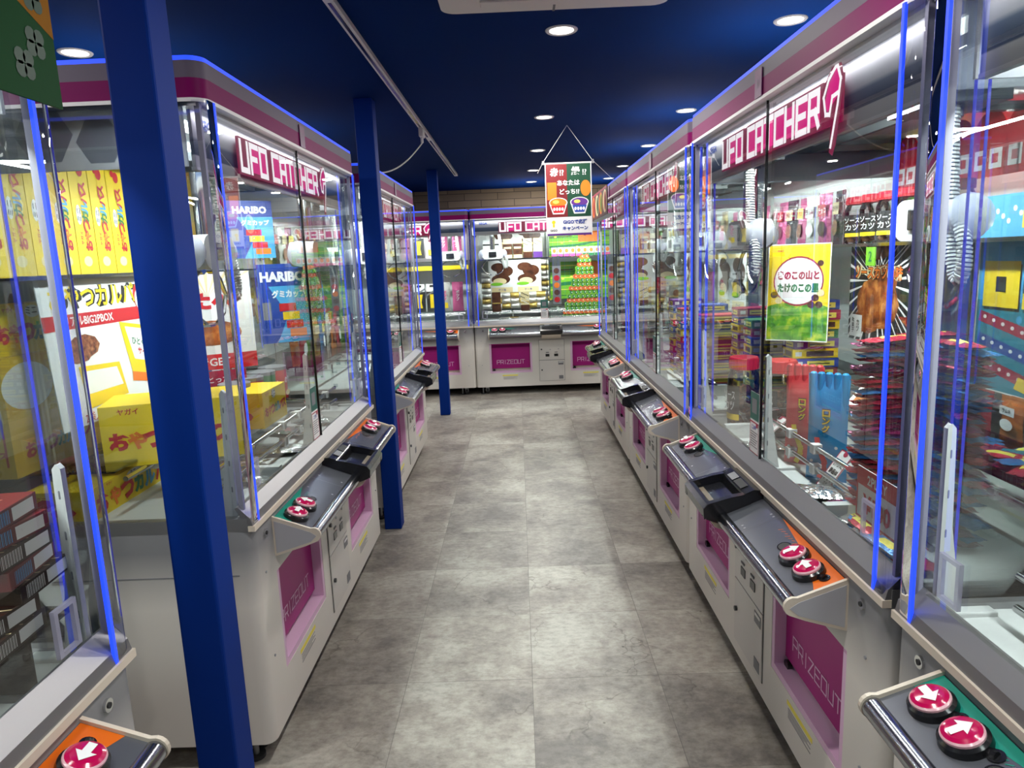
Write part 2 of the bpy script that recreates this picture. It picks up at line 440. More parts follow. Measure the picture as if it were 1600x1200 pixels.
    br.inputs['Color1'].default_value = (*srgb(128, 112, 90), 1); br.inputs['Color2'].default_value = (*srgb(104, 90, 71), 1); br.inputs['Mortar'].default_value = (*srgb(60, 52, 42), 1)
    nz.inputs['Scale'].default_value = 14; L(st, mp.outputs[0], nz.inputs['Vector'])
    mx = N(st, 'ShaderNodeMixRGB', blend_type='MULTIPLY'); mx.inputs[0].default_value = .5; L(st, br.outputs['Color'], mx.inputs[1]); L(st, nz.outputs['Color'], mx.inputs[2])
    L(st, br.outputs['Color'], bsdf(st).inputs['Base Color'])
    def B(name, x0, x1, y0, y1, z0, z1, m):
        b = MB(); b.box(x0, x1, y0, y1, z0, z1, m); return struct(b.build(name))
    B('floor', -3.4, 3.4, -3, 9.3, -.1, 0, fl)
    B('ceiling', -3.5, 3.5, -3.1, 9.4, ZC, ZC+.1, ceil)
    B('wall_back', -3.4, 3.4, 9.15, 9.3, 0, ZC, st)
    B('wall_left', -3.5, -3.4, -3, 9.3, 0, ZC, wall)
    B('wall_right', 3.4, 3.5, -3, 9.3, 0, ZC, wall)
    B('wall_front', -3.5, 3.5, -3.1, -3, 0, ZC, wall)
    blue = mat('blue_post_paint', srgb(0, 44, 128), .6, spec=.12)
    for y, lab in ((1.6, 'thick blue square post nearest, between the first two left machines'),
                   (4.0, 'blue square post in the gap between second and third left machines'),
                   (7.09, 'farthest blue square post, standing before the back row machines')):
        b = MB(); b.box(-.05, .05, -.05, .05, 0, ZC, blue)
        tag(b.build('support_post', loc=(-.79, y, 0), bevel=.006), lab, 'post', 'blue posts along the left row')
room()

# ------------------------------------------------------------------ ceiling fittings
def downlight(i, x, y, lab):
    t = empty('ceiling_downlight', (x, y, ZC)); tag(t, lab, 'ceiling light', 'round downlights in the blue ceiling')
    b = MB()
    b.lathe([(.047, .0), (.049, -.004), (.060, -.006), (.064, -.002), (.064, 0)], (0, 0, 0), PW, 28); b.build('trim_ring', t)
    b = MB(); b.disc if 0 else None
    b.cyl((0, 0, -.001), (0, 0, -.003), .047, LAMP, 28); b.build('diffuser', t)
    light('lamp', 'AREA', (0, 0, -.012), P_DOWN, (1, .96, .90), t, shape='DISK', size=.09)
SEEN = [(.21, 2.96, 'nearest'), (.208, 4.68, 'second nearest'), (.208, 6.07, 'third nearest'), (.203, 7.4, 'fourth nearest'), (.205, 8.48, 'last before the back wall')]
for x, y, w in SEEN: downlight(0, x, y, f'round white recessed downlight over the aisle, {w}')
for x, y, w in ((1.104, 2.96, 'nearest'), (1.10, 4.66, 'second nearest'), (1.12, 6.06, 'third nearest'), (1.1, 7.35, 'fourth nearest'), (1.1, 8.45, 'last')):
    downlight(0, x, y, f'round recessed downlight above the right machine row, {w}')
for x, y, w in ((-1.72, 2.97, 'bright one above the second left machine'),):
    downlight(0, x, y, f'round recessed downlight, {w}')
for x, y, w in ((.21, 1.25, 'above the near end of the aisle'), (.21, -.5, 'behind the viewer'), (-1.72, 1.3, 'above the nearest left machine'),
                (1.1, 1.25, 'above the nearest right machine'), (-1.72, 4.67, 'above the third left machine'), (-1.72, 6.1, 'beyond the third left machine'), (-1.72, 7.6, 'before the back row, left')):
    downlight(0, x, y, f'round recessed downlight {w}')

def fittings():
    b = MB()   # track rail
    b.box(-.017, .017, -1.6, 7.45, -.022, 0, WHITE)
    for y0 in (-1.5, .1, 1.7, 3.3, 4.95, 5.35, 6.95):
        pass
    t = empty('lighting_track', (-.585, 0, ZC)); tag(t, 'long white ceiling track rail with black slots along the left', 'track rail')
    b.build('rail', t, bevel=.002)
    b = MB()
    for y0, y1 in ((-1.5, 2.35), (2.5, 4.72), (4.85, 5.1), (5.25, 7.35)): b.box(-.006, .006, y0, y1, -.0235, -.0215, BLACK)
    b.build('slot', t)
    b = MB(); b.box(-.014, .014, 4.73, 4.83, -.075, -.023, WHITE); b.cyl((0, 4.78, -.075), (0, 4.78, -.11), .009, WHITE); b.build('plug', t, bevel=.003)
    b = MB(); p0 = Vector((-.585, 4.78, ZC-.11)); pts = []
    for i in range(25):
        s = i/24; a = Vector((-.585, 4.78, ZC-.11)); c = Vector((-.95, 4.45, 2.13))
        q = a.lerp(c, s); q.z = a.z + (c.z-a.z)*(1-(1-s)**2.2) - .04*math.sin(PI*s); pts.append(q)
    b.tube(pts, .0045, WHITE, 8); tag(b.build('power_cord'), 'thin white cord hanging from the ceiling track to the left machine', 'cord')
    # air conditioner
    t = empty('air_conditioner', (.16, 2.22, ZC)); tag(t, 'white ceiling cassette air conditioner at the top edge above the aisle', 'air conditioner')
    b = MB(); b.prism(rrect(-.385, -.4, .385, .4, .05), 'z', -.035, 0, WHITE); b.build('panel', t, bevel=.008)
    b = MB(); b.box(-.22, .22, -.22, .22, -.037, -.034, GREYP)
    for i in range(9): b.box(-.21, .21, -.2+i*.05, -.19+i*.05, -.039, -.036, WHITE)
    b.build('intake_grille', t)
    for x0, x1, y0, y1 in ((-.25, .25, .28, .33), (-.25, .25, -.33, -.28), (-.33, -.28, -.25, .25), (.28, .33, -.25, .25)):
        b = MB(); b.box(x0, x1, y0, y1, -.042, -.034, WHITE); b.build('louver', t, bevel=.003)
    b = MB(); b.box(-.004, .004, .33, .402, -.038, -.033, DGREY); b.build('panel_seam', t)
fittings()

# ------------------------------------------------------------------ stroke lettering of the machines
GL = {'U': [[(0, 1), (0, 0), (.7, 0), (.7, 1)]], 'F': [[(0, 0), (0, 1), (.75, 1)], [(0, .52), (.6, .52)]], 'O': [[(0, 0), (0, 1), (.75, 1), (.75, 0), (0, 0)]],
      'C': [[(.75, 1), (0, 1), (0, 0), (.75, 0)]], 'A': [[(0, 0), (0, 1), (.7, 1), (.7, 0)], [(0, .42), (.7, .42)]], 'T': [[(-.05, 1), (.75, 1)], [(.35, 1), (.35, 0)]],
      'H': [[(0, 1), (0, 0)], [(.7, 1), (.7, 0)], [(0, .5), (.7, .5)]], 'E': [[(.75, 1), (0, 1), (0, 0), (.75, 0)], [(0, .5), (.65, .5)]],
      'R': [[(0, 0), (0, 1), (.7, 1), (.7, .45), (0, .45)], [(.45, .45), (.72, 0)]], 'P': [[(0, 0), (0, 1), (.75, 1), (.75, .45), (0, .45)]],
      'I': [[(.2, 0), (.2, 1)]], 'Z': [[(0, 1), (.75, 1), (0, 0), (.75, 0)]]}
GW = {'I': .4, ' ': .45}
def stroke_text(b, s, x0, y0, h, m, w, hh=.001, xs=1., gap=.32):
    x = x0
    for ch in s:
        for pl in GL.get(ch, []): b.stroke([(x+px*h*xs, y0+py*h) for px, py in pl], w, m, hh)
        x += (GW.get(ch, .75)+gap)*h*xs
    return x

def logo(parent):
    """UFO CATCHER 9 sign, x .334 to 1.45, z 1.80 to 1.99, standing 15 mm before the header panel"""
    b = MB(); b.plane((.345, .047, 1.862), (1, 0, 0), (0, 0, 1))
    h = .085; adv = 1.0*h
    words = [('UFO', 0.0), ('CATCHER', 3.45*adv)]
    for wd_, xs0 in words:
        n = len(wd_); x1 = xs0 + (n-1)*adv + .72*adv + .012
        b.rect(xs0-.016, -.016, x1+.010, h+.016, LOGOC, 0)
        st = xs0 if wd_ != 'UFO' else xs0+adv
        b.rect(st-.002, 0, x1-.006, h, LOGOP, .0012)
        for i, ch in enumerate(wd_):
            for pl in GL[ch]: b.stroke([(xs0+i*adv+px*h*.98, py*h) for px, py in pl], .0185, LOGOW, .0024)
    # the big nine
    ox = 3.45*adv + 7*adv + .004
    out = [(.0, .06), (.012, .012), (.05, -.006), (.043, -.075), (.062, -.085), (.078, -.06), (.095, .02), (.105, .085), (.078, .142), (.03, .105), (-.004, .075)]
    b.poly([(ox+x*1.12-.004, y*1.06) for x, y in out], LOGOC, .003)
    b.poly([(ox+.012, .045), (ox+.03, .02), (ox+.088, .05), (ox+.095, .085), (ox+.076, .118), (ox+.035, .09)], LOGOP, .0042)
    b.stroke([(ox+.058, -.066), (ox+.090, .03), (ox+.102, .085), (ox+.080, .124), (ox+.034, .097), (ox+.008, .06), (ox+.022, .016), (ox+.046, .012), (ox+.058, .052), (ox+.092, .056)], .011, LOGOW, .0054)
    # backing plate gives the sign its depth
    b.box(.331, .345+ox+.1, .048, .053, 1.848, 1.961, LOGOC)
    return b.build('backlit_logo', parent)

# ------------------------------------------------------------------ one claw machine
BACK = .95
CORD = mat('cream_plastic', srgb(190, 190, 188), .4)
ENDH = frosted('end_header_sheet', srgb(190, 191, 198), .05, .75)
CLAW0 = []
def claw_unit(parent, x, y):
    if CLAW0:
        c = copy_tree(CLAW0[0], parent); c.location = (x, y, 1.555); return c
    b = MB()
    b.box(-.10, .10, -.07, .07, .355, .42, INNER); b.box(-.12, .12, -.09, .09, .33, .356, DGREY)
    b.cyl((0, 0, .10), (0, 0, .34), .029, CHROME, 24); b.cyl((0, 0, .31), (0, 0, .335), .04, DGREY, 20)
    u = b.build('claw_unit', parent, loc=(x, y, 1.555))
    b = MB()   # capsule body: white shell with clear dome ends
    pr = rrect(-.125, .0, .125, .11, .05, 6)
    b.prism(pr, 'y', -.055, .055, CORD, smooth=True); b.build('claw_body', u, bevel=.01)
    b = MB(); b.box(-.045, .045, -.062, -.054, .028, .085, BLACK); b.build('display', u, bevel=.004)
    b = MB(); b.ell((-.125, 0, .055), .045, .06, .058, FROST); b.build('clear_dome', u)
    b = MB(); b.ell((.125, 0, .055), .045, .06, .058, FROST); b.build('clear_dome', u)
    for s in (-1, 1):
        b = MB(); b.tube([(s*.05, 0, .0), (s*.10, 0, -.035), (s*.135, 0, -.09), (s*.10, 0, -.15), (s*.045, 0, -.18)], .008, CHROME, 8)
        b.box(s*.02, s*.06, -.02, .02, -.186, -.178, CHROME); b.cyl((s*.05, -.014, .0), (s*.05, .014, .0), .016, CHROME); b.build('claw_arm', u)
    b = MB(); key = [(.03, .365), (.055, .372), (.075, .33), (.088, .22), (.100, .10), (.116, -.02), (.135, -.085), (.155, -.10), (.168, -.06), (.160, .0), (.128, .05)]
    ctl = []
    for i in range(len(key)-1):
        p0, p1, p2, p3 = (Vector(key[max(0, min(len(key)-1, k))]) for k in (i-1, i, i+1, i+2))
        for q in range(12):
            t_ = q/12; ctl.append(.5*((2*p1)+(p2-p0)*t_+(2*p0-5*p1+4*p2-p3)*t_**2+(3*p1-p0-3*p2+p3)*t_**3))
    ctl.append(Vector(key[-1])); acc = 0; pts = []; pitch_, ppt = .0098, 7
    for p, q in zip(ctl[:-1], ctl[1:]):
        d = q-p; L_ = d.length; d = d/L_; nrm_ = Vector((-d.y, d.x)); m_ = max(1, int(L_/pitch_*ppt))
        for k in range(m_):
            a = 2*PI*(acc+L_*k/m_)/pitch_; c_ = p+d*(L_*k/m_); rr = .0145
            pts.append((c_.x+nrm_.x*rr*math.cos(a), -.03+rr*math.sin(a), c_.y+nrm_.y*rr*math.cos(a)))
        acc += L_
    b.tube(pts, .0046, CORD, 5); b.build('coiled_cord', u)
    CLAW0.append(u); bpy.context.view_layer.update(); CH[u.name] = list(u.children)
    return u

def make_machine(name_label):
    t = empty('claw_machine', (0, 0, 0)); W = W_-.004
    def part(b, n, parent=None, **k): return b.build(n, parent or t, **k)
    # ---- cabinet
    b = MB(); z0, z1 = .09, .79
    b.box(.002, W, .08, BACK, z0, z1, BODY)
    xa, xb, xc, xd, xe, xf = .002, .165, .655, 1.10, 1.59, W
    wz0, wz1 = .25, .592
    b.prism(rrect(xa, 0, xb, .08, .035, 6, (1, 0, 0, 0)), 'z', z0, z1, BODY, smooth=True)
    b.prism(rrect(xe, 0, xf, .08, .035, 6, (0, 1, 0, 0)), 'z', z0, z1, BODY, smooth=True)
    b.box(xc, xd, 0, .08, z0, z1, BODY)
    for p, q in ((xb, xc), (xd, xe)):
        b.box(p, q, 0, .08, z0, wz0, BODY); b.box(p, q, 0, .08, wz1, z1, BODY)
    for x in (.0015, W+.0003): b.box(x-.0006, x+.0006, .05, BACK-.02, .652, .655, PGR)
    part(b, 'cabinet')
    for x in (.075, W-.075):
        for z in (.63, .35):
            b = MB(); b.cyl((x, -.003, z), (x, .002, z), .004, GREYP); part(b, 'screw_cap')
    # ---- prize windows
    for p, q in ((xb, xc), (xd, xe)):
        b = MB()
        b.box(p, p+.022, .002, .075, wz0, wz1, PINKF); b.box(q-.022, q, .002, .075, wz0, wz1, PINKF)
        b.box(p, q, .002, .075, wz0, wz0+.022, PINKF); b.box(p, q, .002, .075, wz1-.012, wz1, MAG)
        b.box(p+.02, q-.02, .055, .078, wz0+.02, wz1-.01, IVORY)
        f = part(b, 'prize_window')
        b = MB(); b.box(p+.024, q-.024, .036, .046, wz0+.05, wz1-.012, MAG); b.plane((p, .036, 0), (1, 0, 0), (0, 0, 1))
        b.rect(.024, wz1-.05, q-p-.024, wz1-.012, MAGD)
        stroke_text(b, 'PRIZEOUT', .082, .352, .044, PINKF, .005, .001, .98, .25)
        b.build('flap', f)
        b = MB(); b.cyl((p+.045, .03, wz0+.03), (p+.045, .045, wz0+.03), .016, BLACK); b.build('bumper', f)
        b = MB(); b.box(p+.14, p+.32, -.001, .001, .214, .228, PY2)
        for i in range(5):
            if i % 2: b.box(p+.15, p+.15+.12+.02*(i % 3), -.001, .001, .204-i*.007, .2055-i*.007, PGR)
            else: b.box(p+.15, p+.31, -.001, .001, .204-i*.007, .206-i*.007, PGR)
        part(b, 'caution_sticker')
    # ---- coin door
    b = MB(); b.box(.735, 1.03, -.002, .004, .14, .62, DGREY); b.box(.738, 1.027, -.005, .0, .386, .617, WHITE); b.box(.738, 1.027, -.005, .0, .143, .381, WHITE)
    cd = part(b, 'coin_door')
    b = MB()
    for x, z in ((.765, .51), (.765, .27)): b.cyl((x, -.014, z), (x, -.004, z), .009, DGREY, 14)
    for x, z in ((.865, .505), (.96, .51)): b.cyl((x, -.009, z), (x, -.004, z), .006, GREYP, 12)
    b.build('lock', cd)
    for x in (.81, .91):
        b = MB(); b.box(x, x+.045, -.008, -.004, .425, .455, BLACK); b.box(x+.005, x+.04, -.009, -.007, .47, .477, DGREY); b.build('coin_slot', cd)
    b = MB(); b.box(.955, 1.015, -.0065, -.004, .325, .365, PGR); b.box(.96, 1.01, -.0068, -.006, .35, .36, PW); b.box(.96, 1.01, -.0066, -.004, .16, .2, PGR); b.build('data_sticker', cd)
    # ---- control panel
    cx0, cx1 = .165, 1.585
    prof = [(.0, .768), (-.122, .722), (-.122, .69), (-.06, .668), (0, .65)]
    b = MB(); b.prism(prof[::-1], 'x', cx0+.008, cx1-.008, CONS)
    cp = part(b, 'control_panel')
    for x in (cx0, cx1-.009):     # ivory end plates
        b = MB(); pp = [(0, .775), (-.12, .731)] + [(-.128+.024*math.cos(a)-.0, .708+.024*math.sin(a)) for a in [R(100+20*i) for i in range(9)]] + [(-.1, .672), (0, .642)]
        b.prism(pp, 'x', x, x+.009, IVORY); 
        s = -1 if x == cx0 else 1; xx = x if s < 0 else x+.009
        q = [(-.006, .76), (-.118, .719), (-.138, .705), (-.118, .686), (-.006, .652)]
        b.prism(q if s > 0 else q[::-1], 'x', xx, xx+s*.0012, SIDEG); b.build('end_plate', cp)
    b = MB(); b.cyl((cx0+.008, -.128, .706), (cx1-.008, -.128, .706), .021, BAR, 20); b.build('hand_bar', cp)
    # prints lie on the sloped top
    o = Vector((0, -.122, .722)); v = Vector((0, .122, .046)).normalized(); sl = Vector((0, .122, .046)).length
    b = MB(); b.plane(o, (1, 0, 0), v)
    for x in (.60, 1.155): b.rect(x-.0008, 0, x+.0008, sl, DGREY, .0006)
    for x in (.64, 1.12, .50, 1.14):
        for y in (.15, .85): b.disc(x, sl*y, .004, .004, STEEL, .001, 10)
    b.build('panel_seam', cp)
    b = MB(); b.plane(o, (1, 0, 0), v)
    b.poly([(cx0+.01, sl*.55), (cx0+.10, sl*.62), (cx0+.32, sl*.985), (cx0+.01, sl*.985)], TEAL, .0005)
    for i in range(8): b.stroke([(cx0+.20+i*.012, sl*.72), (cx0+.207+i*.012, sl*.78)], .002, TEAL, .0006)
    b.build('teal_print', cp)
    b = MB(); b.plane(o, (1, 0, 0), v)
    b.poly([(cx1-.01, sl*.985), (cx1-.42, sl*.985), (cx1-.13, sl*.70), (cx1-.01, sl*.36)], ORANGE, .0005)
    for i in range(8): b.stroke([(cx1-.36+i*.017, sl*.72+.003*(i % 3)), (cx1-.352+i*.017, sl*.80)], .002, ORANGE, .0006)
    b.build('orange_print', cp)
    nrm = Vector((0, -.046, .122)).normalized()
    def button(x, yv, ang, lab=None):
        c = o + Vector((x, 0, 0)) + v*yv
        b = MB(); b.cyl((0, 0, 0), (0, 0, .012), .042, BLACK, 28, .040); b.cyl((0, 0, .012), (0, 0, .016), .040, BLACK, 28, .034)
        b.cyl((.046, .02, 0), (.046, .02, .003), .014, BLACK, 16); b.cyl((.03, .012, 0), (.05, .02, .002), .009, BLACK, 8)
        k = MB(); k.lathe([(.034, .014), (.034, .02), (.031, .023)], (0, 0, 0), BTNRIM, 28)
        k.lathe([(.031, .023), (.024, .026), (.012, .0277), (.0005, .028)], (0, 0, 0), BTN, 28)
        k.plane((0, 0, .0282), (1, 0, 0), (0, 1, 0))
        ca, sa = math.cos(ang), math.sin(ang)
        k.poly([(x_*ca-y_*sa, x_*sa+y_*ca) for x_, y_ in ((-.021, -.0075), (.0, -.0075), (.0, -.018), (.021, 0), (.0, .018), (.0, .0075), (-.021, .0075))], PW, .0006)
        bo = b.build('button_base', cp, loc=c); tilt = math.atan2(.046, .122); bo.rotation_euler = (tilt, 0, 0)
        k.build('push_button', bo)
    button(.235, sl*.55, 0); button(.325, sl*.55, PI/2)
    button(1.49, sl*.55, PI); button(1.40, sl*.55, PI/2)
    for x in (.405, 1.325):
        b = MB(); b.plane(o, (1, 0, 0), v); b.disc(x, sl*.55, .024, .019, BLACK, .0012, 24); b.disc(x, sl*.55, .020, .0155, DARK, .0016, 24); b.build('speaker_hole', cp)
    # ---- coin tray (black)
    b = MB(); x0, x1 = .755, 1.0
    # low floor, a wall round the basin, a raised rear block with the slots
    b.prism([(.0, .70), (.0, .765), (-.06, .752), (-.178, .728), (-.182, .705), (-.13, .685)], 'x', x0, x1, BLACK)
    b.prism([(.0, .75), (.0, .795), (-.03, .798), (-.062, .785), (-.068, .75)], 'x', x0, x1, BLACK)
    for p, q in ((x0-.004, x0+.020), (x1-.020, x1+.004)): b.prism([(-.04, .74), (-.04, .788), (-.10, .778), (-.178, .757), (-.192, .742), (-.19, .71), (-.12, .70)], 'x', p, q, BLACK)
    b.prism([(-.160, .72), (-.164, .760), (-.180, .756), (-.192, .742), (-.188, .705)], 'x', x0, x1, BLACK)
    ct = b.build('coin_tray', t, bevel=.006)
    b = MB(); b.plane((x0, -.062, .7860), (1, 0, 0), Vector((0, .032, .013)).normalized())
    b.rect(.05, .004, .11, .03, PGR, .002); b.rect(.12, .004, .20, .03, DARK, .002); b.build('slot_plate', ct)
    b = MB(); b.plane((x0+.022, -.155, .7365), (1, 0, 0), Vector((0, .085, .0175)).normalized()); b.rect(0, 0, x1-x0-.044, .085, BLACK, .001); b.rect(.01, .004, x1-x0-.054, .02, PREFL, .0015); b.build('basin', ct)  # the beige strip is a painted reflection on the glossy basin floor
    b = MB(); b.prism([(0, .69), (-.10, .672), (-.165, .695), (-.15, .672), (-.08, .645), (0, .635)], 'x', x0+.015, x1-.015, IVORY); b.build('support_bracket', ct, bevel=.004)
    # ---- sill
    b = MB()
    b.box(.002, W, -.010, .01, .790, .807, IVORY)
    b.prism([(-.004, .807), (.012, .807), (.045, .862), (.035, .866), (.002, .83)], 'x', .004, W-.002, STEEL)
    b.box(.002, W, BACK-.03, BACK, .79, .86, STEEL); b.box(.002, .03, 0.01, BACK, .79, .83, STEEL); b.box(W-.03, W, .01, BACK, .79, .83, STEEL)
    part(b, 'sill_frame')
    for x in (.10, W-.10):
        b = MB(); b.cyl((x, -.006, .748), (x, .003, .748), .013, CHROME, 20); b.cyl((x, -.008, .748), (x, -.004, .748), .006, DARK, 12); part(b, 'cam_lock')
    # ---- deck and insides
    b = MB(); b.box(.03, W-.03, .045, BACK-.02, .80, .815, INNER); b.box(.40, .43, .045, .3, .815, .87, INNER); b.box(1.32, 1.35, .045, .3, .815, .87, INNER); part(b, 'deck')
    b = MB(); b.box(.01, W-.01, BACK-.012, BACK, .79, 2.0, INNER); part(b, 'back_panel')
    for x in (.03, .835, W-.06):
        b = MB(); b.prism([(.05, .815), (.05, 1.20), (.058, 1.21), (.066, 1.20), (.072, 1.0), (.10, .815)], 'x', x+.008, x+.022, INNER)
        b.box(x, x+.03, .05, .17, .812, .825, INNER)
        for z in (.9, .98, 1.06, 1.14): b.box(x+.0072, x+.0228, .056, .062, z, z+.02, PGR)
        part(b, 'guide_bracket', bevel=.003)
    for y, z in ((.16, .93), (.16, .865), (.42, .93), (.60, .95)):
        b = MB(); b.cyl((.12, y, z), (W-.12, y, z), .0085, CHROME, 12)
        for x in (.3, .8, 1.0, 1.45): b.box(x-.014, x+.014, y-.014, y+.014, z-.018, z+.012, PW)
        part(b, 'prize_bar')
    for x in (.45, 1.3):
        b = MB(); b.cyl((x, .14, .93), (x, .66, .95), .0075, CHROME, 12); b.cyl((x, .42, .815), (x, .42, .93), .006, CHROME, 10); b.cyl((x, .66, .815), (x, .66, .95), .006, CHROME, 10); part(b, 'prize_bar')
    b = MB(); b.box(.10, W-.10, .44, BACK-.03, .955, .962, SHELFG); part(b, 'play_sheet')
    b = MB(); b.box(.04, W-.04, .60, BACK-.02, 1.545, 1.553, SHELFG); b.box(.04, W-.04, .597, .601, 1.543, 1.556, CHROME); part(b, 'glass_shelf')
    b = MB(); b.box(.873, .883, .55, BACK-.02, .82, 1.84, CLEAR); part(b, 'divider_sheet')
    # ---- ceiling, gantry
    b = MB(); b.box(.01, W-.01, .03, BACK, 1.985, 2.0, INNER); b.box(.2, .8, .3, .8, 1.98, 1.986, GREYP); b.box(.95, 1.55, .3, .8, 1.98, 1.986, GREYP); part(b, 'inside_ceiling')
    b = MB(); b.box(.06, W-.06, .115, .14, 1.95, 1.97, TUBE); b.box(.06, W-.06, .105, .15, 1.97, 1.986, INNER); part(b, 'light_tube')
    for x in (.06, .86, W-.10):
        b = MB(); b.box(x, x+.035, .16, BACK-.03, 1.935, 1.96, DGREY); part(b, 'gantry_rail')
    for x0, x1 in ((.10, .86), (.90, W-.10)):
        b = MB(); b.box(x0, x1, .48, .50, 1.93, 1.955, DGREY); part(b, 'gantry_rail')
        b = MB()   # bent black cable guide
        b.tube([(x0+.06, .30, 1.935), (x1-.22, .30, 1.915), (x1-.12, .27, 1.905), (x1-.08, .22, 1.93)], .012, BLACK, 8); part(b, 'cable_guide')
    # ---- header, logo
    b = MB(); b.box(.05, W-.05, .062, .072, 1.832, 2.0, HEAD); b.box(.05, W-.05, .06, .075, 1.826, 1.834, PW); hd = part(b, 'header_panel')
    b = MB(); b.plane((0, .0615, 0), (1, 0, 0), (0, 0, 1)); b.text('SEGA', .155, 1.955, .03, PBL, .001, None, .03); b.build('maker_print', hd)
    logo(hd)
    # ---- end panes with header
    for x, s in ((.006, 1), (W-.006, -1)):
        b = MB(); b.box(x, x+s*.004, .05, BACK-.05, .83, 2.0, PANE); p_ = part(b, 'end_pane')
        b = MB(); b.box(x+s*.012, x+s*.020, .07, BACK-.03, 1.832, 2.0, ENDH)
        b.plane((x-s*.0+s*.0115, .5, 1.915), (0, -s, 0), (0, 0, 1))
        for cx, cy, r in ((-.28, .0, .075), (-.13, -.02, .06), (.05, .01, .08), (.2, -.01, .065), (.33, .02, .07)):
            b.disc(cx, cy, r, r, HEXM, .0004, 6)
        part(b, 'end_header')
        b = MB(); b.box(x, x+s*.035, BACK-.05, BACK, .8, 2.0, WHITE); part(b, 'rear_pillar')
    # ---- glass doors
    b = MB(); b.quad((.05, .030, .862), (.880, .030, .862), (.880, .030, 1.998), (.05, .030, 1.998), GLASS); d1 = part(b, 'glass_door')
    b = MB(); b.box(.8745, .8785, .024, .032, .862, 1.998, BLACK); b.build('door_edge', d1)
    b = MB(); b.quad((.862, .038, .862), (W-.05, .038, .862), (W-.05, .038, 1.998), (.862, .038, 1.998), GLASS); d2 = part(b, 'glass_door')
    for d, x in ((d1, .10), (d2, W-.10-.07)):
        b = MB(); e = x+.062
        b.box(x, e, .020, .028, .885, .893, FROST); b.box(x, e, .020, .028, .967, .975, FROST); b.box(x, x+.010, .020, .028, .893, .967, FROST); b.box(e-.010, e, .020, .028, .893, .967, FROST)
        b.build('finger_pull', d)
    # ---- acrylic corners, LED edges
    for x, s in ((.003, 1), (W-.001, -1)):
        b = MB(); n = 6; pts = [(x+s*.052, -.003)] + [(x+s*(.02-.02*math.sin(R(90*i/n))), -.003+.02*(1-math.cos(R(90*i/n)))) for i in range(n+1)] + [(x, .11)]
        vs = [(px, py, .80) for px, py in pts] + [(px, py, 1.998) for px, py in pts]; k = len(pts)
        b.add(vs, [(i, i+1, k+i+1, k+i) for i in range(k-1)], ACRY, True); ac = part(b, 'acrylic_corner')
        b = MB(); b.box(x+s*.049, x+s*.058, -.0045, .002, .80, 1.998, LEDB); b.build('led_strip', ac)
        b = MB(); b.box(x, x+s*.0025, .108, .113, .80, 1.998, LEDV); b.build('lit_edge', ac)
        b = MB(); b.box(x+s*.014, x+s*.026, .022, .036, .80, 1.998, UPR); part(b, 'corner_upright')
    # ---- fascia
    b = MB(); f = rrect(.002, 0, W, BACK, .045, 8, (1, 1, 0, 0)); f2 = rrect(.004, .002, W-.002, BACK, .045, 8, (1, 1, 0, 0))
    b.prism(f, 'z', 1.994, 2.004, PW, smooth=True); b.prism(f2, 'z', 2.004, 2.055, MAGD, smooth=True); b.prism(f2, 'z', 2.055, 2.098, FASW, smooth=True)
    fa = part(b, 'fascia')
    b = MB(); f3 = rrect(.006, .004, W-.004, BACK-.01, .043, 8, (1, 1, 0, 0)); inner = [(x_ + (.01 if x_ < .5 else -.01)*1., y_+.008) for x_, y_ in f3]
    b.prism(f3, 'z', 2.098, 2.110, LEDB, smooth=True); b.build('led_top_strip', fa)
    b = MB(); b.prism(rrect(.02, .02, W-.02, BACK-.02, .04, 6, (1, 1, 0, 0)), 'z', 2.108, 2.114, WHITE); b.build('top_cover', fa)
    # ---- casters
    for x in (.12, W-.12):
        for y in (.09, BACK-.1):
            b = MB(); b.cyl((x-.014, y, .03), (x+.014, y, .03), .03, DARK, 18); b.box(x-.02, x+.02, y-.008, y+.008, .03, .09, STEEL); b.cyl((x-.05, y, .0), (x-.05, y, .012), .028, DARK, 16); b.cyl((x-.05, y, .012), (x-.05, y, .09), .009, STEEL, 10); part(b, 'caster')
    return t
HEXM = frosted('hexagon_print_grey', srgb(160, 163, 172), .05, .75)

proto = make_machine('')
bpy.context.view_layer.update()
def remember(o):
    CH[o.name] = list(o.children)
    for c in o.children: remember(c)
remember(proto)
MACH = [  # key, origin x, y, rz, label, number, claws (x, y)
    ('R2', XR, YR+W_, -PI/2, 'claw machine numbered 31, second on the right, glass case with stacked foil packets', '31', ((.20, .20), (1.21, .375))),
    ('R1', XR, YR-.03, -PI/2, 'nearest claw machine on the right, cut by the picture edge, teal button panel', '', ((1.0, .45),)),
    ('R3', XR, YR+2*W_, -PI/2, 'third claw machine on the right, between number 31 and the farthest', '', ((.45, .45), (1.3, .45))),
    ('R4', XR, YR+3*W_, -PI/2, 'farthest claw machine of the right row, under a food poster', '', ((.45, .45), (1.3, .45))),
    ('L1', XL, 1.305-W_, PI/2, 'nearest claw machine on the left, orange button panel, dark candy boxes inside', '', ((.6, .5),)),
    ('L2', XL, 1.955, PI/2, 'second claw machine on the left, with big yellow snack boxes inside', '13', ((.40, .22), (1.38, .16))),
    ('L3', XL, 4.08, PI/2, 'third claw machine on the left, behind the second blue post', '', ((.5, .4), (1.3, .4))),
    ('B1', XS-W_, YB, 0, 'claw machine in the back row on the left with hanging pink packs', '', ((.55, .35), (1.50, .35))),
    ('B2', XS, YB, 0, 'claw machine facing the aisle in the back row, chocolate cake and green posters inside', '', ((.24, .35),)),
    ('B3', XS+W_, YB, 0, 'claw machine in the back row on the right, behind the right row', '', ((.5, .35),)),
]
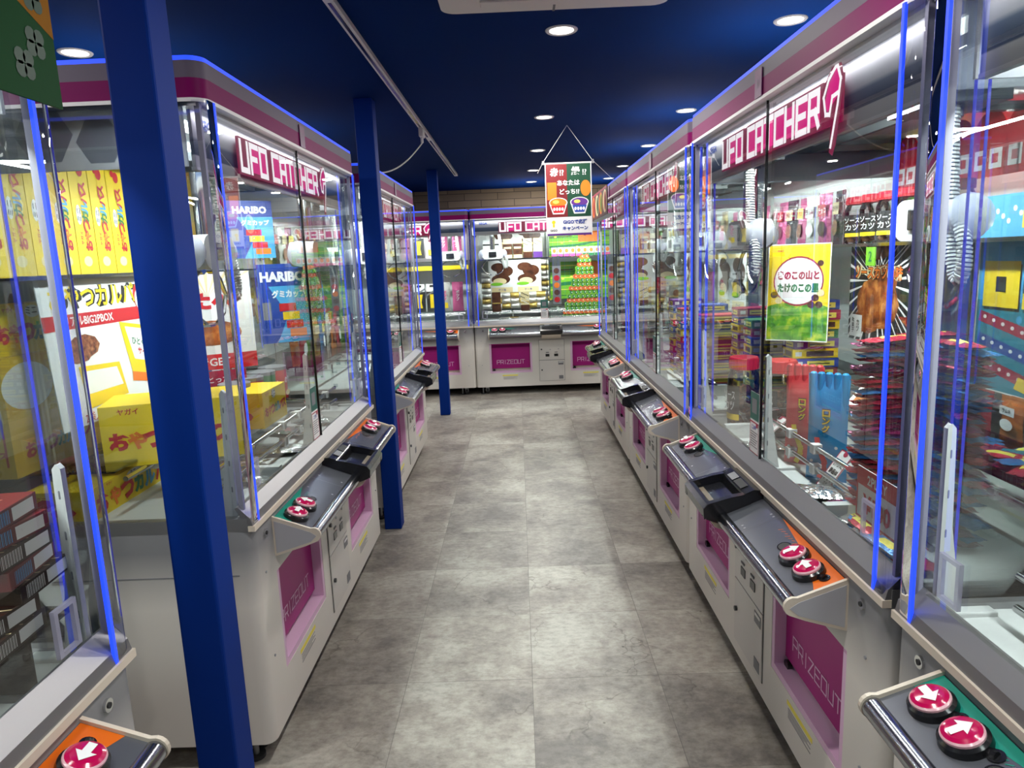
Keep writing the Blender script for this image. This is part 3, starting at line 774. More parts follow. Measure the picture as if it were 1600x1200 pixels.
for i, (key, x, y, rz, lab, num, claws) in enumerate(MACH):
    t = proto if i == 0 else copy_tree(proto)
    t.location = (x, y, 0); t.rotation_euler = (0, 0, rz)
    tag(t, lab, 'claw machine', 'claw machines around the aisle')
for i, (key, x, y, rz, lab, num, claws) in enumerate(MACH):
    t = [o for o in S.objects if o.get('label') == lab][0]
    for cx, cy in claws: claw_unit(t, cx, cy)
    b = MB(); b.box(.845, .905, -.003, .0, 2.004, 2.085, PLATE)
    if num: b.plane((.875, -.003, 2.045), (1, 0, 0), (0, 0, 1)); b.text(num, 0, 0, .026, FASW, .0005, None, .0)
    b.build('number_plate', t)
    a = light('case_light', 'AREA', (.875, .15, 1.93), P_MACH, (.90, 1, .97), t, shape='RECTANGLE', size=1.62, size_y=.05)
    a.rotation_euler = (R(22), 0, 0)
    a2 = light('sign_light', 'AREA', (.875, .046, 1.978), 1.5, (1, .95, .97), t, shape='RECTANGLE', size=1.62, size_y=.008)
    a2.rotation_euler = (R(28), 0, 0)
    a3 = light('rear_light', 'AREA', (.875, .88, 1.93), P_MACH*.35, (.92, 1, .97), t, shape='RECTANGLE', size=1.5, size_y=.012)
    a3.rotation_euler = (R(-35), 0, 0)

# ------------------------------------------------------------------ prizes: builders (front faces local -Y, base at z 0)
MK = {k: (x, y, rz) for k, x, y, rz, *_ in MACH}
def at(key, x, y, z):
    """machine-local place to world"""
    ox, oy, rz = MK[key]; c, s = math.cos(rz), math.sin(rz)
    return (ox+x*c-y*s, oy+x*s+y*c, z)
def nth(n): return f"{n}{'th' if 10 <= n % 100 <= 20 else {1: 'st', 2: 'nd', 3: 'rd'}.get(n % 10, 'th')}"
def put(o, key, x, y, z, turn=0, tilt=0, lean=0):
    o.location = at(key, x, y, z); o.rotation_euler = (tilt, lean, MK[key][2]+turn); return o
def link_copy(o):
    c = o.copy(); COL.objects.link(c)
    for ch in o.children:
        k = ch.copy(); COL.objects.link(k); k.parent = c
    return c

def board(label, cat, w, h, draw, bg=PW, th=.003, name='poster_board', group=None, edge=None):
    b = MB(); b.box(-w/2, w/2, 0, th, 0, h, bg)
    b.plane((-w/2, 0, 0), (1, 0, 0), (0, 0, 1))
    if edge:
        e = .004
        for q in ((0, 0, w, e), (0, h-e, w, h), (0, 0, e, h), (w-e, 0, w, h)): b.rect(*q, edge, .0026)
    draw(b, w, h)
    return tag(b.build(name), label, cat, group)

def carton(w, d, h, col, draw=None, name='snack_carton', side=None):
    b = MB(); b.box(-w/2, w/2, 0, d, 0, h, col)
    b.plane((-w/2, 0, 0), (1, 0, 0), (0, 0, 1))
    if draw: draw(b, w, h)
    if side:                                   # both ends too
        b.plane((w/2, 0, 0), (0, 1, 0), (0, 0, 1)); side(b, d, h)
        b.plane((-w/2, d, 0), (0, -1, 0), (0, 0, 1)); side(b, d, h)
    return b.build(name, bevel=.002)

def pouch_geo(b, w, h, t, m, flat=.012, seed=0, nx=8, nz=10):
    rnd = random.Random(seed); vs = []; fs = []
    for side in (-1, 1):
        for j in range(nz+1):
            for i in range(nx+1):
                u, v = i/nx, j/nz
                e = (math.sin(PI*u)**.6)*(math.sin(PI*min(1, max(0, (v-.05)/.9)))**.6) if 0 < u < 1 else 0
                y = side*(t/2*e + .0005) + (rnd.random()-.5)*t*.12*(e > 0)
                pinch = 1-.06*math.sin(PI*v)
                vs.append(((u-.5)*w*pinch, y, v*h))
    K = (nx+1)*(nz+1)
    for s in (0, 1):
        for j in range(nz):
            for i in range(nx):
                q = [s*K+j*(nx+1)+i, s*K+j*(nx+1)+i+1, s*K+(j+1)*(nx+1)+i+1, s*K+(j+1)*(nx+1)+i]
                fs.append(tuple(q if s == 0 else q[::-1]))
    b.add(vs, fs, m, True)
    b.box(-w/2, w/2, -.0012, .0012, h-.002, h+flat, m); b.box(-w/2, w/2, -.0012, .0012, -flat*.6, .002, m)

def pouch(w, h, t, m, band=None, txt=None, tcol=None, seed=0, name='snack_pouch', img=None, vert=False):
    b = MB(); pouch_geo(b, w, h, t, m, seed=seed)
    b.plane((-w/2, -t/2-.0015, 0), (1, 0, 0), (0, 0, 1))
    if band: b.rect(w*.18, h*.58, w*.82, h*.82, band, .0005)
    if img: b.disc(w*.5, h*.32, w*.28, h*.16, img, .0006)
    if txt: b.text(txt, w/2, h*.6 if vert else h*.7, (h*.1 if vert else h*.12), tcol or PW, .0015, w*.58, .03, vert)
    return b.build(name)

def packet_mesh(m, stripe, seed):
    """small flat foil packet lying down, long axis y"""
    rnd = random.Random(seed); b = MB(); w, l, t = .058, .17, .015; nx, ny = 5, 10; vs = []; fs = []
    for s in (-1, 1):
        for j in range(ny+1):
            for i in range(nx+1):
                u, v = i/nx, j/ny
                e = (math.sin(PI*u)**.6 if 0 < i < nx else 0)*(math.sin(PI*max(0, min(1, (v-.09)/.82)))**.5)
                vs.append(((u-.5)*w, (v-.5)*l, t/2+s*(t/2*e+.0004)+(rnd.random()-.5)*.004))
    K = (nx+1)*(ny+1)
    for s in (0, 1):
        for j in range(ny):
            for i in range(nx):
                q = [s*K+j*(nx+1)+i, s*K+j*(nx+1)+i+1, s*K+(j+1)*(nx+1)+i+1, s*K+(j+1)*(nx+1)+i]
                b.add([vs[k] for k in (q if s else q[::-1])], [(0, 1, 2, 3)], stripe if (i in (1, 2) and 3 <= j <= 6) else m, True)
    return b

def jar(lidm, fill, lab, h=.19, r=.055):
    b = MB(); b.lathe([(.001, 0), (r, 0), (r, h*.72), (r*.82, h*.84), (r*.80, h*.87)], (0, 0, 0), CLEAR, 24)
    o = b.build('snack_jar')
    b = MB(); b.lathe([(.001, h*.97), (r*.86, h), (r*.9, h*.985), (r*.9, h*.84), (r*.78, h*.84)][::-1], (0, 0, 0), lidm, 24)
    for i in range(24):
        a = 2*PI*i/24; b.cyl((r*.9*math.cos(a), r*.9*math.sin(a), h*.85), (r*.9*math.cos(a), r*.9*math.sin(a), h*.975), .0022, lidm, 5)
    b.build('lid', o)
    b = MB(); rnd = random.Random(3)
    for i in range(34):
        a = rnd.random()*2*PI; q = r*.7*math.sqrt(rnd.random()); b.ell((q*math.cos(a), q*math.sin(a), .014+rnd.random()*h*.5), .018, .014, .012, fill, 8, 5)
    b.build('contents', o)
    b = MB(); n = 9
    for i in range(n):
        a0 = R(-90-38+76*i/n); a1 = R(-90-38+76*(i+1)/n); q = r+.0008
        b.quad((q*math.cos(a0), q*math.sin(a0), h*.16), (q*math.cos(a1), q*math.sin(a1), h*.16), (q*math.cos(a1), q*math.sin(a1), h*.62), (q*math.cos(a0), q*math.sin(a0), h*.62), lab)
        b.quad((q*1.01*math.cos(a0), q*1.01*math.sin(a0), h*.16), (q*1.01*math.cos(a1), q*1.01*math.sin(a1), h*.16), (q*1.01*math.cos(a1), q*1.01*math.sin(a1), h*.24), (q*1.01*math.cos(a0), q*1.01*math.sin(a0), h*.24), PY)
    b.plane((0, -r-.003, 0), (1, 0, 0), (0, 0, 1)); b.text('ソース', 0, h*.5, h*.11, PW, .001, r*1.1); b.text('カツ', 0, h*.36, h*.13, PW, .001, r)
    b.build('jar_label', o)
    return o
def can(m, txt, r=.052, h=.15):
    b = MB(); b.lathe([(.001, .0), (r, .0), (r, h*.93)], (0, 0, 0), m, 28)
    b.plane((0, -r-.0015, 0), (1, 0, 0), (0, 0, 1)); b.text(txt, 0, h*.6, h*.2, PW, .0015, r*1.5, .04); b.disc(0, h*.22, r*.45, h*.08, PCR, .001)
    o = b.build('snack_can')
    b = MB(); b.lathe([(r*1.02, h*.9), (r*1.03, h*.99), (r*.96, h), (.001, h)], (0, 0, 0), PGR, 28); b.build('lid', o)
    b = MB(); b.lathe([(r*1.015, 0), (r*1.015, h*.05)], (0, 0, 0), CHROME, 28); b.build('rim', o)
    return o

# ------------------------------------------------------------------ second machine on the left: yellow snack boxes
def spine(b, w, h):
    for i, (ch, mm) in enumerate(zip('おやつカルパス', (PR, PO, PR, PG, PBL2, PR, PR))):
        b.text(ch, w*.62, h*(.26+.082*i), w*.36, mm, .0014+.0001*i, None, .045, False, 90)
    b.disc(w*.28, h*.52, w*.13, h*.085, PW, .001); b.text('ミニ', w*.28, h*.52, w*.2, PB, .0016, None, .02, False, 90)
    b.text('ヤガイ', w*.3, h*.32, w*.14, PR, .001, None, .02, False, 90)
    b.disc(w*.45, h*.12, w*.22, h*.045, PCR, .001); b.disc(w*.6, h*.90, w*.16, h*.05, PR, .001); b.disc(w*.4, h*.93, w*.1, h*.03, PR, .0012)
w8 = ('first', 'second', 'third', 'fourth', 'fifth', 'sixth', 'seventh', 'last')
for i in range(8):
    o = carton(.108, .2, .395, PY, spine) if i == 0 else link_copy(first)
    if i == 0: first = o
    put(o, 'L2', .095+i*.112, .69, 1.553)
    tag(o, f'tall yellow snack carton with coloured lettering, {w8[i]} of the row on the glass shelf', 'snack box', 'tall yellow cartons on the shelf of second left machine')
def poster_oyatsu(b, w, h):
    b.text('おやつカルパス', w*.46, h*.87, h*.17, PB, .0008, w*.86, .09); b.text('おやつカルパス', w*.46, h*.87, h*.16, PY, .0014, w*.85, .02)
    b.rect(0, h*.66, w, h*.76, PR, .0008); b.text('リアルBIG2PBOX', w*.33, h*.71, h*.065, PW, .0014, w*.5)
    b.disc(w*.82, h*.83, w*.09, h*.13, PR, .0012); b.disc(w*.82, h*.81, w*.08, h*.105, PW, .0016); b.text('リアルBIG', w*.82, h*.84, h*.03, PR, .002); b.text('2PBOX', w*.82, h*.79, h*.03, PR, .002)
    b.poly([(w*.56, h*.66), (w*.90, h*.58), (w*.95, h*.16), (w*.60, h*.27)], PY, .0012); b.poly([(w*.60, h*.62), (w*.84, h*.56), (w*.88, h*.28), (w*.64, h*.36)], PW, .0016)
    b.text('ひとくち', w*.72, h*.48, h*.06, PG, .002, None, .03, False, -12); b.text('サイズ', w*.74, h*.40, h*.06, PR, .002, None, .03, False, -12)
    b.poly([(w*.95, h*.16), (w*.90, h*.58), (w*.98, h*.62), (w, h*.22)], PO, .0014); b.poly([(w*.60, h*.27), (w*.95, h*.16), (w*.93, h*.10), (w*.59, h*.20)], PO, .0012)
    b.disc(w*.25, h*.53, w*.12, h*.085, NUTS, .0012, 9); b.disc(w*.2, h*.47, w*.1, h*.05, NUTS, .0014, 7)
    b.poly([(w*.18, h*.40), (w*.50, h*.37), (w*.53, h*.12), (w*.2, h*.10)], PY, .0012); b.poly([(w*.22, h*.36), (w*.47, h*.34), (w*.5, h*.2), (w*.22, h*.2)], PW, .0016)
    b.text('2袋入', w*.22, h*.045, h*.07, PR, .0016, None, .0)
o = board('large white snack poster with yellow title and red band, in front of yellow cartons', 'poster', .72, .47, poster_oyatsu, PW)
put(o, 'L2', .50, .60, 1.075, tilt=R(-3)); 
def big_face(b, w, h):
    b.disc(w*.24, h*.74, w*.26, h*.2, PW, .001); b.disc(w*.72, h*.5, w*.2, h*.2, PCR, .001)
    for i, (ch, mm) in enumerate(zip('おやつカルパス', (PR, PO, PR, PG, PBL2, PR, PR))): b.text(ch, w*.17+i*w*.11, h*.2, w*.11, mm, .002, None, .05)
    b.rect(w*.86, h*.1, w*.9, h*.5, PR, .001)
    for i in range(9): b.disc(w*(.6+.03*(i % 4)), h*(.42+.05*(i//3)), w*.018, h*.016, PR, .0016, 8)
def long_face(b, w, h):
    b.disc(w*.46, h*.84, w*.08, h*.13, PW, .0008); b.text('ミニ', w*.45, h*.86, h*.16, PB, .001)
    for i, (ch, mm) in enumerate(zip('おやつカルパス', (PR, PO, PR, PG, PBL2, PR, PR))): b.text(ch, w*.12+i*w*.125, h*.42, min(h*.62, w*.14), mm, .002, None, .06)
    b.text('ヤガイ', w*.2, h*.9, h*.1, PR, .001)
def box2side(b, w, h): b.disc(w*.35, h*.6, w*.16, h*.2, PR, .001, 7); b.disc(w*.6, h*.35, w*.2, h*.14, PR, .001, 9); b.text('ミニ', w*.3, h*.8, h*.14, PR, .001)
YD = mat('print_deep_yellow', srgb(225, 180, 20), .5)
tag(put(carton(.44, .18, .36, YD, big_face, side=big_face), 'L2', .27, .70, .962), 'very large yellow carton with round cream picture, at the rear left of the poster', 'snack box', 'big yellow cartons on the play sheet')
tag(put(carton(.44, .18, .36, YD, big_face, side=big_face), 'L2', .73, .72, .962), 'very large yellow carton mostly hidden behind the white poster', 'snack box', 'big yellow cartons on the play sheet')
tag(put(carton(.42, .12, .15, PY, long_face, side=long_face), 'L2', .27, .72, 1.323), 'long yellow carton lying on top of the very large one', 'snack box', 'big yellow cartons on the play sheet')
tag(put(carton(.42, .24, .20, PY, long_face, side=long_face), 'L2', .27, .33, .9385, turn=R(-72)), 'yellow carton with lettering facing the aisle end, on the bars below the white poster', 'snack box', 'big yellow cartons on the play sheet')
tag(put(carton(.56, .20, .10, PY, long_face, side=box2side), 'L2', .33, .50, .815), 'low yellow carton on the deck at the near end of second left machine', 'snack box')
tag(put(carton(.27, .20, .14, PY, long_face, side=box2side), 'L2', .83, .19, .939), 'yellow snack box with red lettering resting on the bars before the cans', 'snack box')
for i, (mm, t, cn) in enumerate(((PBL, 'Chip', 'blue'), (PMAR, 'Chip', 'wine red'), (PG, 'うす', 'green'), (PR, 'のり', 'bright red'))):
    o = can(mm, t, .062, .16); put(o, 'L2', .86+i*.15, .36, .939 if False else .962 if False else .9385)
    tag(o, f'{cn} round snack can in the row behind the glass', 'can', 'snack cans in the second left machine')
def haribo(b, w, h):
    b.rect(0, h*.72, w, h, PBL, .0008); b.text('HARIBO', w*.5, h*.84, h*.13, PW, .0014, w*.9, .05)
    b.rect(0, h*.0, w, h*.72, PBL2, .0006); b.poly([(0, 0), (w*.3, 0), (w*.55, h*.35), (w*.2, h*.72), (0, h*.72)], PBL, .0010)
    b.text('グミカップ', w*.6, h*.62, h*.10, PW, .0016, w*.7, .05)
    for i, mm in enumerate((PR, PY, PR, PO)): b.rect(w*(.38+.06*i), h*(.40-.11*i), w*(.72+.06*i), h*(.50-.11*i), mm, .0016)
    b.rect(w*.05, h*.3, w*.22, h*.52, PGR, .0014)
for (x, y, z, w, h, a, lb) in ((1.36, .41, 1.60, .20, .26, R(-58), 'blue gummy poster with white lettering on the upper shelf'), (1.40, .30, 1.20, .235, .37, R(-55), 'blue gummy poster with coloured blocks hanging lower in the case')):
    o = board(lb, 'poster', w, h, haribo, PBL2, group='gummy posters in the second left machine'); put(o, 'L2', x, y, z, turn=a)
# red and white pouch display right of the first post
def susp(b, w, h):
    b.rect(0, 0, w, h, PW, .0004)
    for i in range(9): b.poly([(w*.5, h*.75), (w*(-.0+.12*i), h), (w*(.05+.12*i), h)], PCR, .0008)
    b.text('たべ', w*.55, h*.72, h*.2, PR, .0016, None, .05); b.disc(w*.5, h*.38, w*.35, h*.13, FRIED, .0012); b.rect(0, 0, w, h*.16, PR, .001)
    b.text('でGET', w*.5, h*.08, h*.09, PW, .0016)
o = board('white and red snack poster seen between the first post and the glass corner', 'poster', .34, .40, susp, PW); put(o, 'L2', .93, .46, 1.145, turn=R(-60))
tg = board('small dark red notice card clipped below the white and red poster', 'notice card', .22, .12, lambda b, w, h: (b.rect(0, 0, w, h, PMAR, .0006), b.text('とった', w*.5, h*.7, h*.22, PW, .001), b.text('でGET', w*.5, h*.3, h*.25, PW, .001)), PMAR, name='notice_card')
put(tg, 'L2', .93, .45, 1.02, turn=R(-60))

# generic rows of bagged snacks
PAL = {'mix': (F_ORG, F_RED, F_GRN, F_GLD, F_BLU, F_WHT), 'pink': (F_PNK, F_WHT, F_PNK, F_DRK), 'brown': (F_WHT, F_GLD, F_DRK, F_WHT, F_PUR), 'red': (F_RED, F_ORG, F_RED, F_WHT), 'blue': (F_BLU, F_TEA, F_DRK, F_WHT)}
CN = {F_ORG: 'orange', F_RED: 'red', F_GRN: 'green', F_GLD: 'gold', F_BLU: 'blue', F_WHT: 'pearl white', F_PNK: 'pink', F_DRK: 'dark', F_PUR: 'plum', F_TEA: 'teal', F_SIL: 'silver'}
_pc = {}
def pouch_row(key, x0, x1, y, z, n, w, h, pal, place, seed=1, words=('グミ', 'ラムネ', 'チョコ', 'カリカリ'), start=0):
    rnd = random.Random(seed)
    for i in range(n):
        m = PAL[pal][(i+start) % len(PAL[pal])]; k = (round(w, 3), round(h, 3), m.name, i % len(words))
        if k in _pc: o = link_copy(_pc[k])
        else:
            o = pouch(w, h, w*.28, m, band=(PY2, PW, PR, PCR)[i % 4], txt=words[i % len(words)], tcol=(PR, PB, PW, PBR)[i % 4], seed=i, img=(NUTS, PW, CHOC)[i % 3]); _pc[k] = o
        put(o, key, x0+(x1-x0)*(i/(max(1, n-1))), y, z+.008, turn=R(rnd.uniform(-6, 6)), tilt=R(rnd.uniform(-4, 2)))
        tag(o, f'{CN[m]} snack pouch {place}, {nth(i+1)} from left', 'snack pouch', f'snack pouches {place}')
pouch_row('L2', .98, 1.68, .76, 1.553, 6, .11, .20, 'mix', 'on the shelf of second left machine', 4)
pouch_row('L2', 1.02, 1.68, .66, .962, 6, .11, .22, 'mix', 'standing on the clear sheet behind the cans', 5, start=2)
pouch_row('L2', 1.0, 1.66, .80, 1.20, 6, .115, .24, 'blue', 'hung on the rear panel of second left machine', 6)

def slips(key, spots, place, m=F_SIL):
    for i, (x, y, a) in enumerate(spots):
        k = ('slip', m.name)
        if k in _pc: o = link_copy(_pc[k])
        else:
            b = MB(); pouch_geo(b, .13, .17, .03, m, seed=9); o = b.build('foil_bag'); _pc[k] = o
        ra = (a % 1.0)-.5
        o.location = at(key, x-.085*math.sin(ra), y+.03+.085*math.cos(ra), .834); o.rotation_euler = (PI/2, 0, MK[key][2]+ra)
        tag(o, f'{CN[m]} crinkled bag lying {place}, {nth(i+1)} from left', 'foil bag', f'bags lying {place}')
slips('L2', [(.25, .20, .3), (.42, .12, 1.2), (.62, .24, 2.), (.78, .13, .6), (1.1, .2, .1), (1.3, .14, 1.4), (1.5, .25, 2.6)], 'on the deck of second left machine')

# ------------------------------------------------------------------ nearest left machine: dark sweet boxes
CHM = [mat('dark_box_brown', srgb(42, 26, 20), .35), mat('dark_box_red', srgb(96, 18, 26), .35)]
def choc_box(ci):
    w, d, h = .155, .095, .033; b = MB(); b.box(-w/2, w/2, -d/2, d/2, 0, h, CHM[ci])
    b.plane((-w/2, -d/2, h), (1, 0, 0), (0, 1, 0))
    if ci: b.text('紗々', w*.5, d*.5, d*.42, PCR, .0006, None, 0)
    else:
        for i in range(7): b.poly([(w*.1*i, d), (w*.1*i+.006, d), (w*.1*i+.03, 0), (w*.1*i+.027, 0)], PBR if i % 2 else PCR, .0006)
    b.plane((-w/2, -d/2, 0), (1, 0, 0), (0, 0, 1)); b.rect(w*.5, h*.15, w*.92, h*.85, PW, .0006)
    for i in range(16): b.rect(w*.10+i*w*.022, h*.15, w*.10+i*w*.022+w*(.006+.006*(i % 2)), h*.85, PW if ci == 0 else PBL2, .0006)
    b.plane((w/2, -d/2, 0), (0, 1, 0), (0, 0, 1)); 
    if ci: b.text('紗々', d*.5, h*.5, h*.6, PCR, .0006)
    else: b.rect(d*.1, h*.2, d*.7, h*.8, PGR, .0006)
    return b.build('chocolate_box', bevel=.0012)
# front of the stack, from the lowest box up: (along the row, depth, level, turn, colour)
CHB = []
st = MB(); st.box(-.13, .13, -.055, .055, .111, .1165, CLEAR)
for x in (-.125, .0): st.box(x, x+.005, -.055, .055, 0, .111, CLEAR)
tag(put(st.build('acrylic_stand'), 'L1', W_-.19, .115, .815), 'clear acrylic stand carrying the pile of dark chocolate boxes', 'stand')
pl0 = None
protoC = {}
for k, (e, ci, a, yy) in enumerate(((1.175, 0, 4, .108), (1.165, 0, -2, .112), (1.262, 0, 5, .108), (1.238, 1, 9, .112), (1.222, 0, 2, .108), (1.215, 1, -4, .11), (1.205, 1, 7, .11))):
    if ci in protoC: o = link_copy(protoC[ci])
    else: o = choc_box(ci); protoC[ci] = o
    o.location = (XL-yy, e-.08, .933+k*.0345); o.rotation_euler = (0, 0, PI/2+R(a))
    ordn = ('lowest', 'second from bottom', 'third from bottom', 'fourth from bottom', 'fifth from bottom', 'second from top', 'topmost')[k]
    tag(o, f"{('dark brown', 'dark red')[ci]} chocolate box in the pile at the left picture edge, {ordn}", 'chocolate box', 'pile of chocolate boxes in the nearest left machine')
BG = mat('print_deep_green', srgb(8, 58, 26), .6, spec=.1)
def clover_board(b, w, h):
    b.rect(0, 0, w, h, BG, .0004); b.poly([(0, h), (w, h), (w, h*.42), (w*.72, h*.62), (w*.4, h*.74), (w*.2, h)], mat('print_mustard', srgb(128, 84, 10), .6, spec=.1), .0008)
    dk = mat('print_dark_green', srgb(6, 52, 34), .5); rnd = random.Random(5)
    for x, y in ((.25, .2), (.55, .12), (.8, .2), (.88, .35), (.62, .3), (.9, .62), (.7, .9), (.84, .85), (.35, .92), (.12, .35), (.4, .08)):
        for a in range(4): b.disc(w*x+.014*math.cos(PI/4+a*PI/2), h*y+.014*math.sin(PI/4+a*PI/2), .013, .013, dk, .0012, 10)
    # a plain squirrel
    b.disc(w*.46, h*.42, .024, .036, PBR, .0016); b.disc(w*.40, h*.55, .018, .018, PBR, .002); b.disc(w*.62, h*.48, .022, .055, PBR, .0016, 20, .3); b.disc(w*.60, h*.62, .016, .02, PBR, .0018); b.disc(w*.45, h*.40, .012, .022, PO, .002)
o = board('green and mustard poster board with clovers fixed to the nearest left machine top', 'poster', .42, .265, clover_board, BG, .004)
o.location = (XL+.042, 1.055, 1.832); o.rotation_euler = (0, 0, PI/2)
# ------------------------------------------------------------------ second machine on the right
pk = [packet_mesh(F_BLU, PY2, 1), packet_mesh(F_RED, PY2, 2), packet_mesh(F_PUR, F_TEA, 3)]
pk = [b.v and b for b in pk]; made = {}
rnd = random.Random(11)
# three columns of packets rise from the clear sheet
for ci, (cx, cy, nm) in enumerate(((1.33, .20, 'front'), (1.28, .345, 'rear'), (1.475, .30, 'near'))):
    n = 36
    for k in range(n):
        j = rnd.choice((0, 0, 1, 1, 2)) if k % 6 < 3 else rnd.choice((1, 1, 2, 0))
        if j in made: o = link_copy(made[j])
        else: o = pk[j].build('foil_packet'); made[j] = o
        put(o, 'R2', cx+rnd.uniform(-.008, .008), cy+rnd.uniform(-.008, .008), .825+k*.0136, turn=R(rnd.uniform(-16, 16))+(PI/2 if ci == 2 else 0), tilt=R(rnd.uniform(-3, 3)))
        o.location.z += 0
        tag(o, f"{('blue', 'dark red', 'plum')[j]} foil candy packet, {nth(k+1)} from the bottom of the {nm} pile", 'candy packet', 'piled candy packets in the second right machine')
o = link_copy(made[1]); put(o, 'R2', 1.38, .25, .825+36*.0136+.01, turn=R(40), tilt=R(-28)); tag(o, 'red foil candy packet tilted loosely on top of the piles', 'candy packet', 'piled candy packets in the second right machine')
def katsu(b, w, h):
    b.rect(0, 0, w, h, PB, .0004); rr = random.Random(2)
    for i in range(44):
        a = 2*PI*i/44+rr.uniform(-.04, .04); b.poly([(w*.5+.1*w*math.cos(a), h*.62+.1*h*math.sin(a)), (min(w, max(0, w*.5+w*.9*math.cos(a))), min(h, max(0, h*.62+h*.9*math.sin(a)))), (min(w, max(0, w*.5+w*.9*math.cos(a+.035))), min(h, max(0, h*.62+h*.9*math.sin(a+.035))))], PW, .0008)
    b.disc(w*.5, h*.4, w*.36, h*.26, FRIED, .0012, 11); b.disc(w*.62, h*.62, w*.2, h*.17, FRIED, .0014, 9); b.disc(w*.34, h*.22, w*.22, h*.14, FRIED, .0016, 9); b.disc(w*.5, h*.92, w*.2, h*.1, FRIED, .0014, 9)
    b.text('ソースカツの味', w*.5, h*.70, h*.155, PCR, .0020, w*.98, .15); b.text('ソースカツの味', w*.5, h*.70, h*.145, PBR, .0024, w*.94, .09); b.text('ソースカツの味', w*.5, h*.70, h*.13, PO, .0028, w*.92, .03)
    b.rect(w*.04, h*.03, w*.26, h*.26, PW, .002); b.text('駄菓子', w*.1, h*.15, h*.05, PB, .003, None, .02, True); b.text('カツ', w*.19, h*.15, h*.06, PB, .003, None, .02, True)
o = board('black snack poster with fried cutlets and brown outlined title', 'poster', .46, .40, katsu, PB); put(o, 'R2', .34, .66, 1.16, turn=R(0))
def darkp(b, w, h):
    b.rect(0, 0, w, h, PB, .0004); b.text('ソース', w*.3, h*.6, h*.13, PGR, .001, None, .02, True); b.text('カツ', w*.7, h*.55, h*.15, PGR, .001, None, .02, True); b.rect(w*.55, h*.2, w*.85, h*.26, PY, .001)
o = board('dark snack poster with faint grey lettering between cutlet and turquoise posters', 'poster', .27, .42, darkp, PB); put(o, 'R2', .72, .70, 1.14)
def katsu_tray(b, w, h): b.rect(w*.05, h*.08, w*.95, h*.92, FRIED, .0006); b.rect(w*.1, h*.35, w*.55, h*.9, PB, .001); b.text('カツ', w*.32, h*.62, h*.3, PW, .0016, w*.4, .04); b.rect(0, h*.92, w, h, PGR, .0012)
o = board('white framed cutlet carton lying slanted behind the red and blue pouches', 'snack box', .34, .22, katsu_tray, PW, .04, 'snack_carton'); put(o, 'R2', .80, .48, .985, turn=R(25), tilt=R(-55))
def kinoko(b, w, h):
    b.rect(0, 0, w, h, PY, .0004); b.rect(0, 0, w, h*.34, LEAFY, .0007); b.disc(w*.5, h*.34, w*.5, h*.06, LEAFY, .0009)
    b.disc(w*.5, h*.62, w*.40, h*.255, PMAR, .0012, 30); b.disc(w*.5, h*.62, w*.38, h*.238, PW, .0018, 30)
    b.text('きのこの山と', w*.5, h*.68, h*.095, PMAR, .0026, w*.66, .06); b.text('たけのこの里', w*.5, h*.55, h*.095, PG, .0026, w*.66, .06)
    b.text('meiji', w*.2, h*.93, h*.03, PR, .002)
    for x, y, m_ in ((.12, .48, PBR), (.2, .42, PCR), (.78, .45, PBR), (.86, .50, PCR), (.72, .38, PBR), (.84, .38, PBR)): b.disc(w*x, h*y, w*.06, h*.035, m_, .0026, 12)
    b.disc(w*.84, h*.80, w*.05, h*.03, PBR, .0026, 12)
o = board('yellow snack poster with white oval and green meadow hanging in the case', 'poster', .25, .40, kinoko, PY2, edge=PW); o.location = (1.15, 2.93, 1.165); o.rotation_euler = (R(-3), 0, R(-38))
MUSH = o
o = board('yellow snack poster on the upper shelf under the gantry of the second right machine', 'poster', .34, .24, kinoko, PY2, edge=PW); put(o, 'R2', .20, .86, 1.70)
b = MB(); b.box(-.035, .035, -.004, 0, 0, .07, PG2); b.plane((-.035, -.004, 0), (1, 0, 0), (0, 0, 1)); b.text('2', .035, .035, .04, PG, .001)
tag(put(b.build('price_tab'), 'R2', .40, .60, 1.47), 'small lime green tab clipped to the shelf edge beside the yellow poster', 'tab')
# jars with red lids
j0 = jar(PR, NUTS, PB)
spots = [('R2', .16, .66, 1.553, 'on the glass shelf, first from the far end'), ('R2', .29, .66, 1.553, 'on the glass shelf, second from the far end'), ('R2', .42, .66, 1.553, 'on the glass shelf, third from the far end'), ('R2', .55, .66, 1.553, 'on the glass shelf, fourth from the far end'),
         ('R2', .68, .66, 1.553, 'on the glass shelf, fifth from the far end'), ('R2', .81, .66, 1.553, 'on the glass shelf, sixth from the far end')]
for i, (k, x, y, z, w_) in enumerate(spots):
    o = j0 if i == 0 else link_copy(j0)
    put(o, k, x, y, z, turn=R(40)); tag(o, f'clear red lidded snack jar {w_}, machine 31', 'snack jar', 'red lidded jars in the second right machine')
for i, (x, y, w_) in enumerate(((.28, .16, 'nearer the glass'), (.40, .27, 'farther from the glass'))):
    o = link_copy(j0); put(o, 'R2', x, y, .9385 if False else .815, turn=R(20)); o.scale = (1.15, 1.15, 1.6); tag(o, f'large snack jar with red lid low in the far half, {w_}', 'snack jar', 'large red lidded jars on the deck')
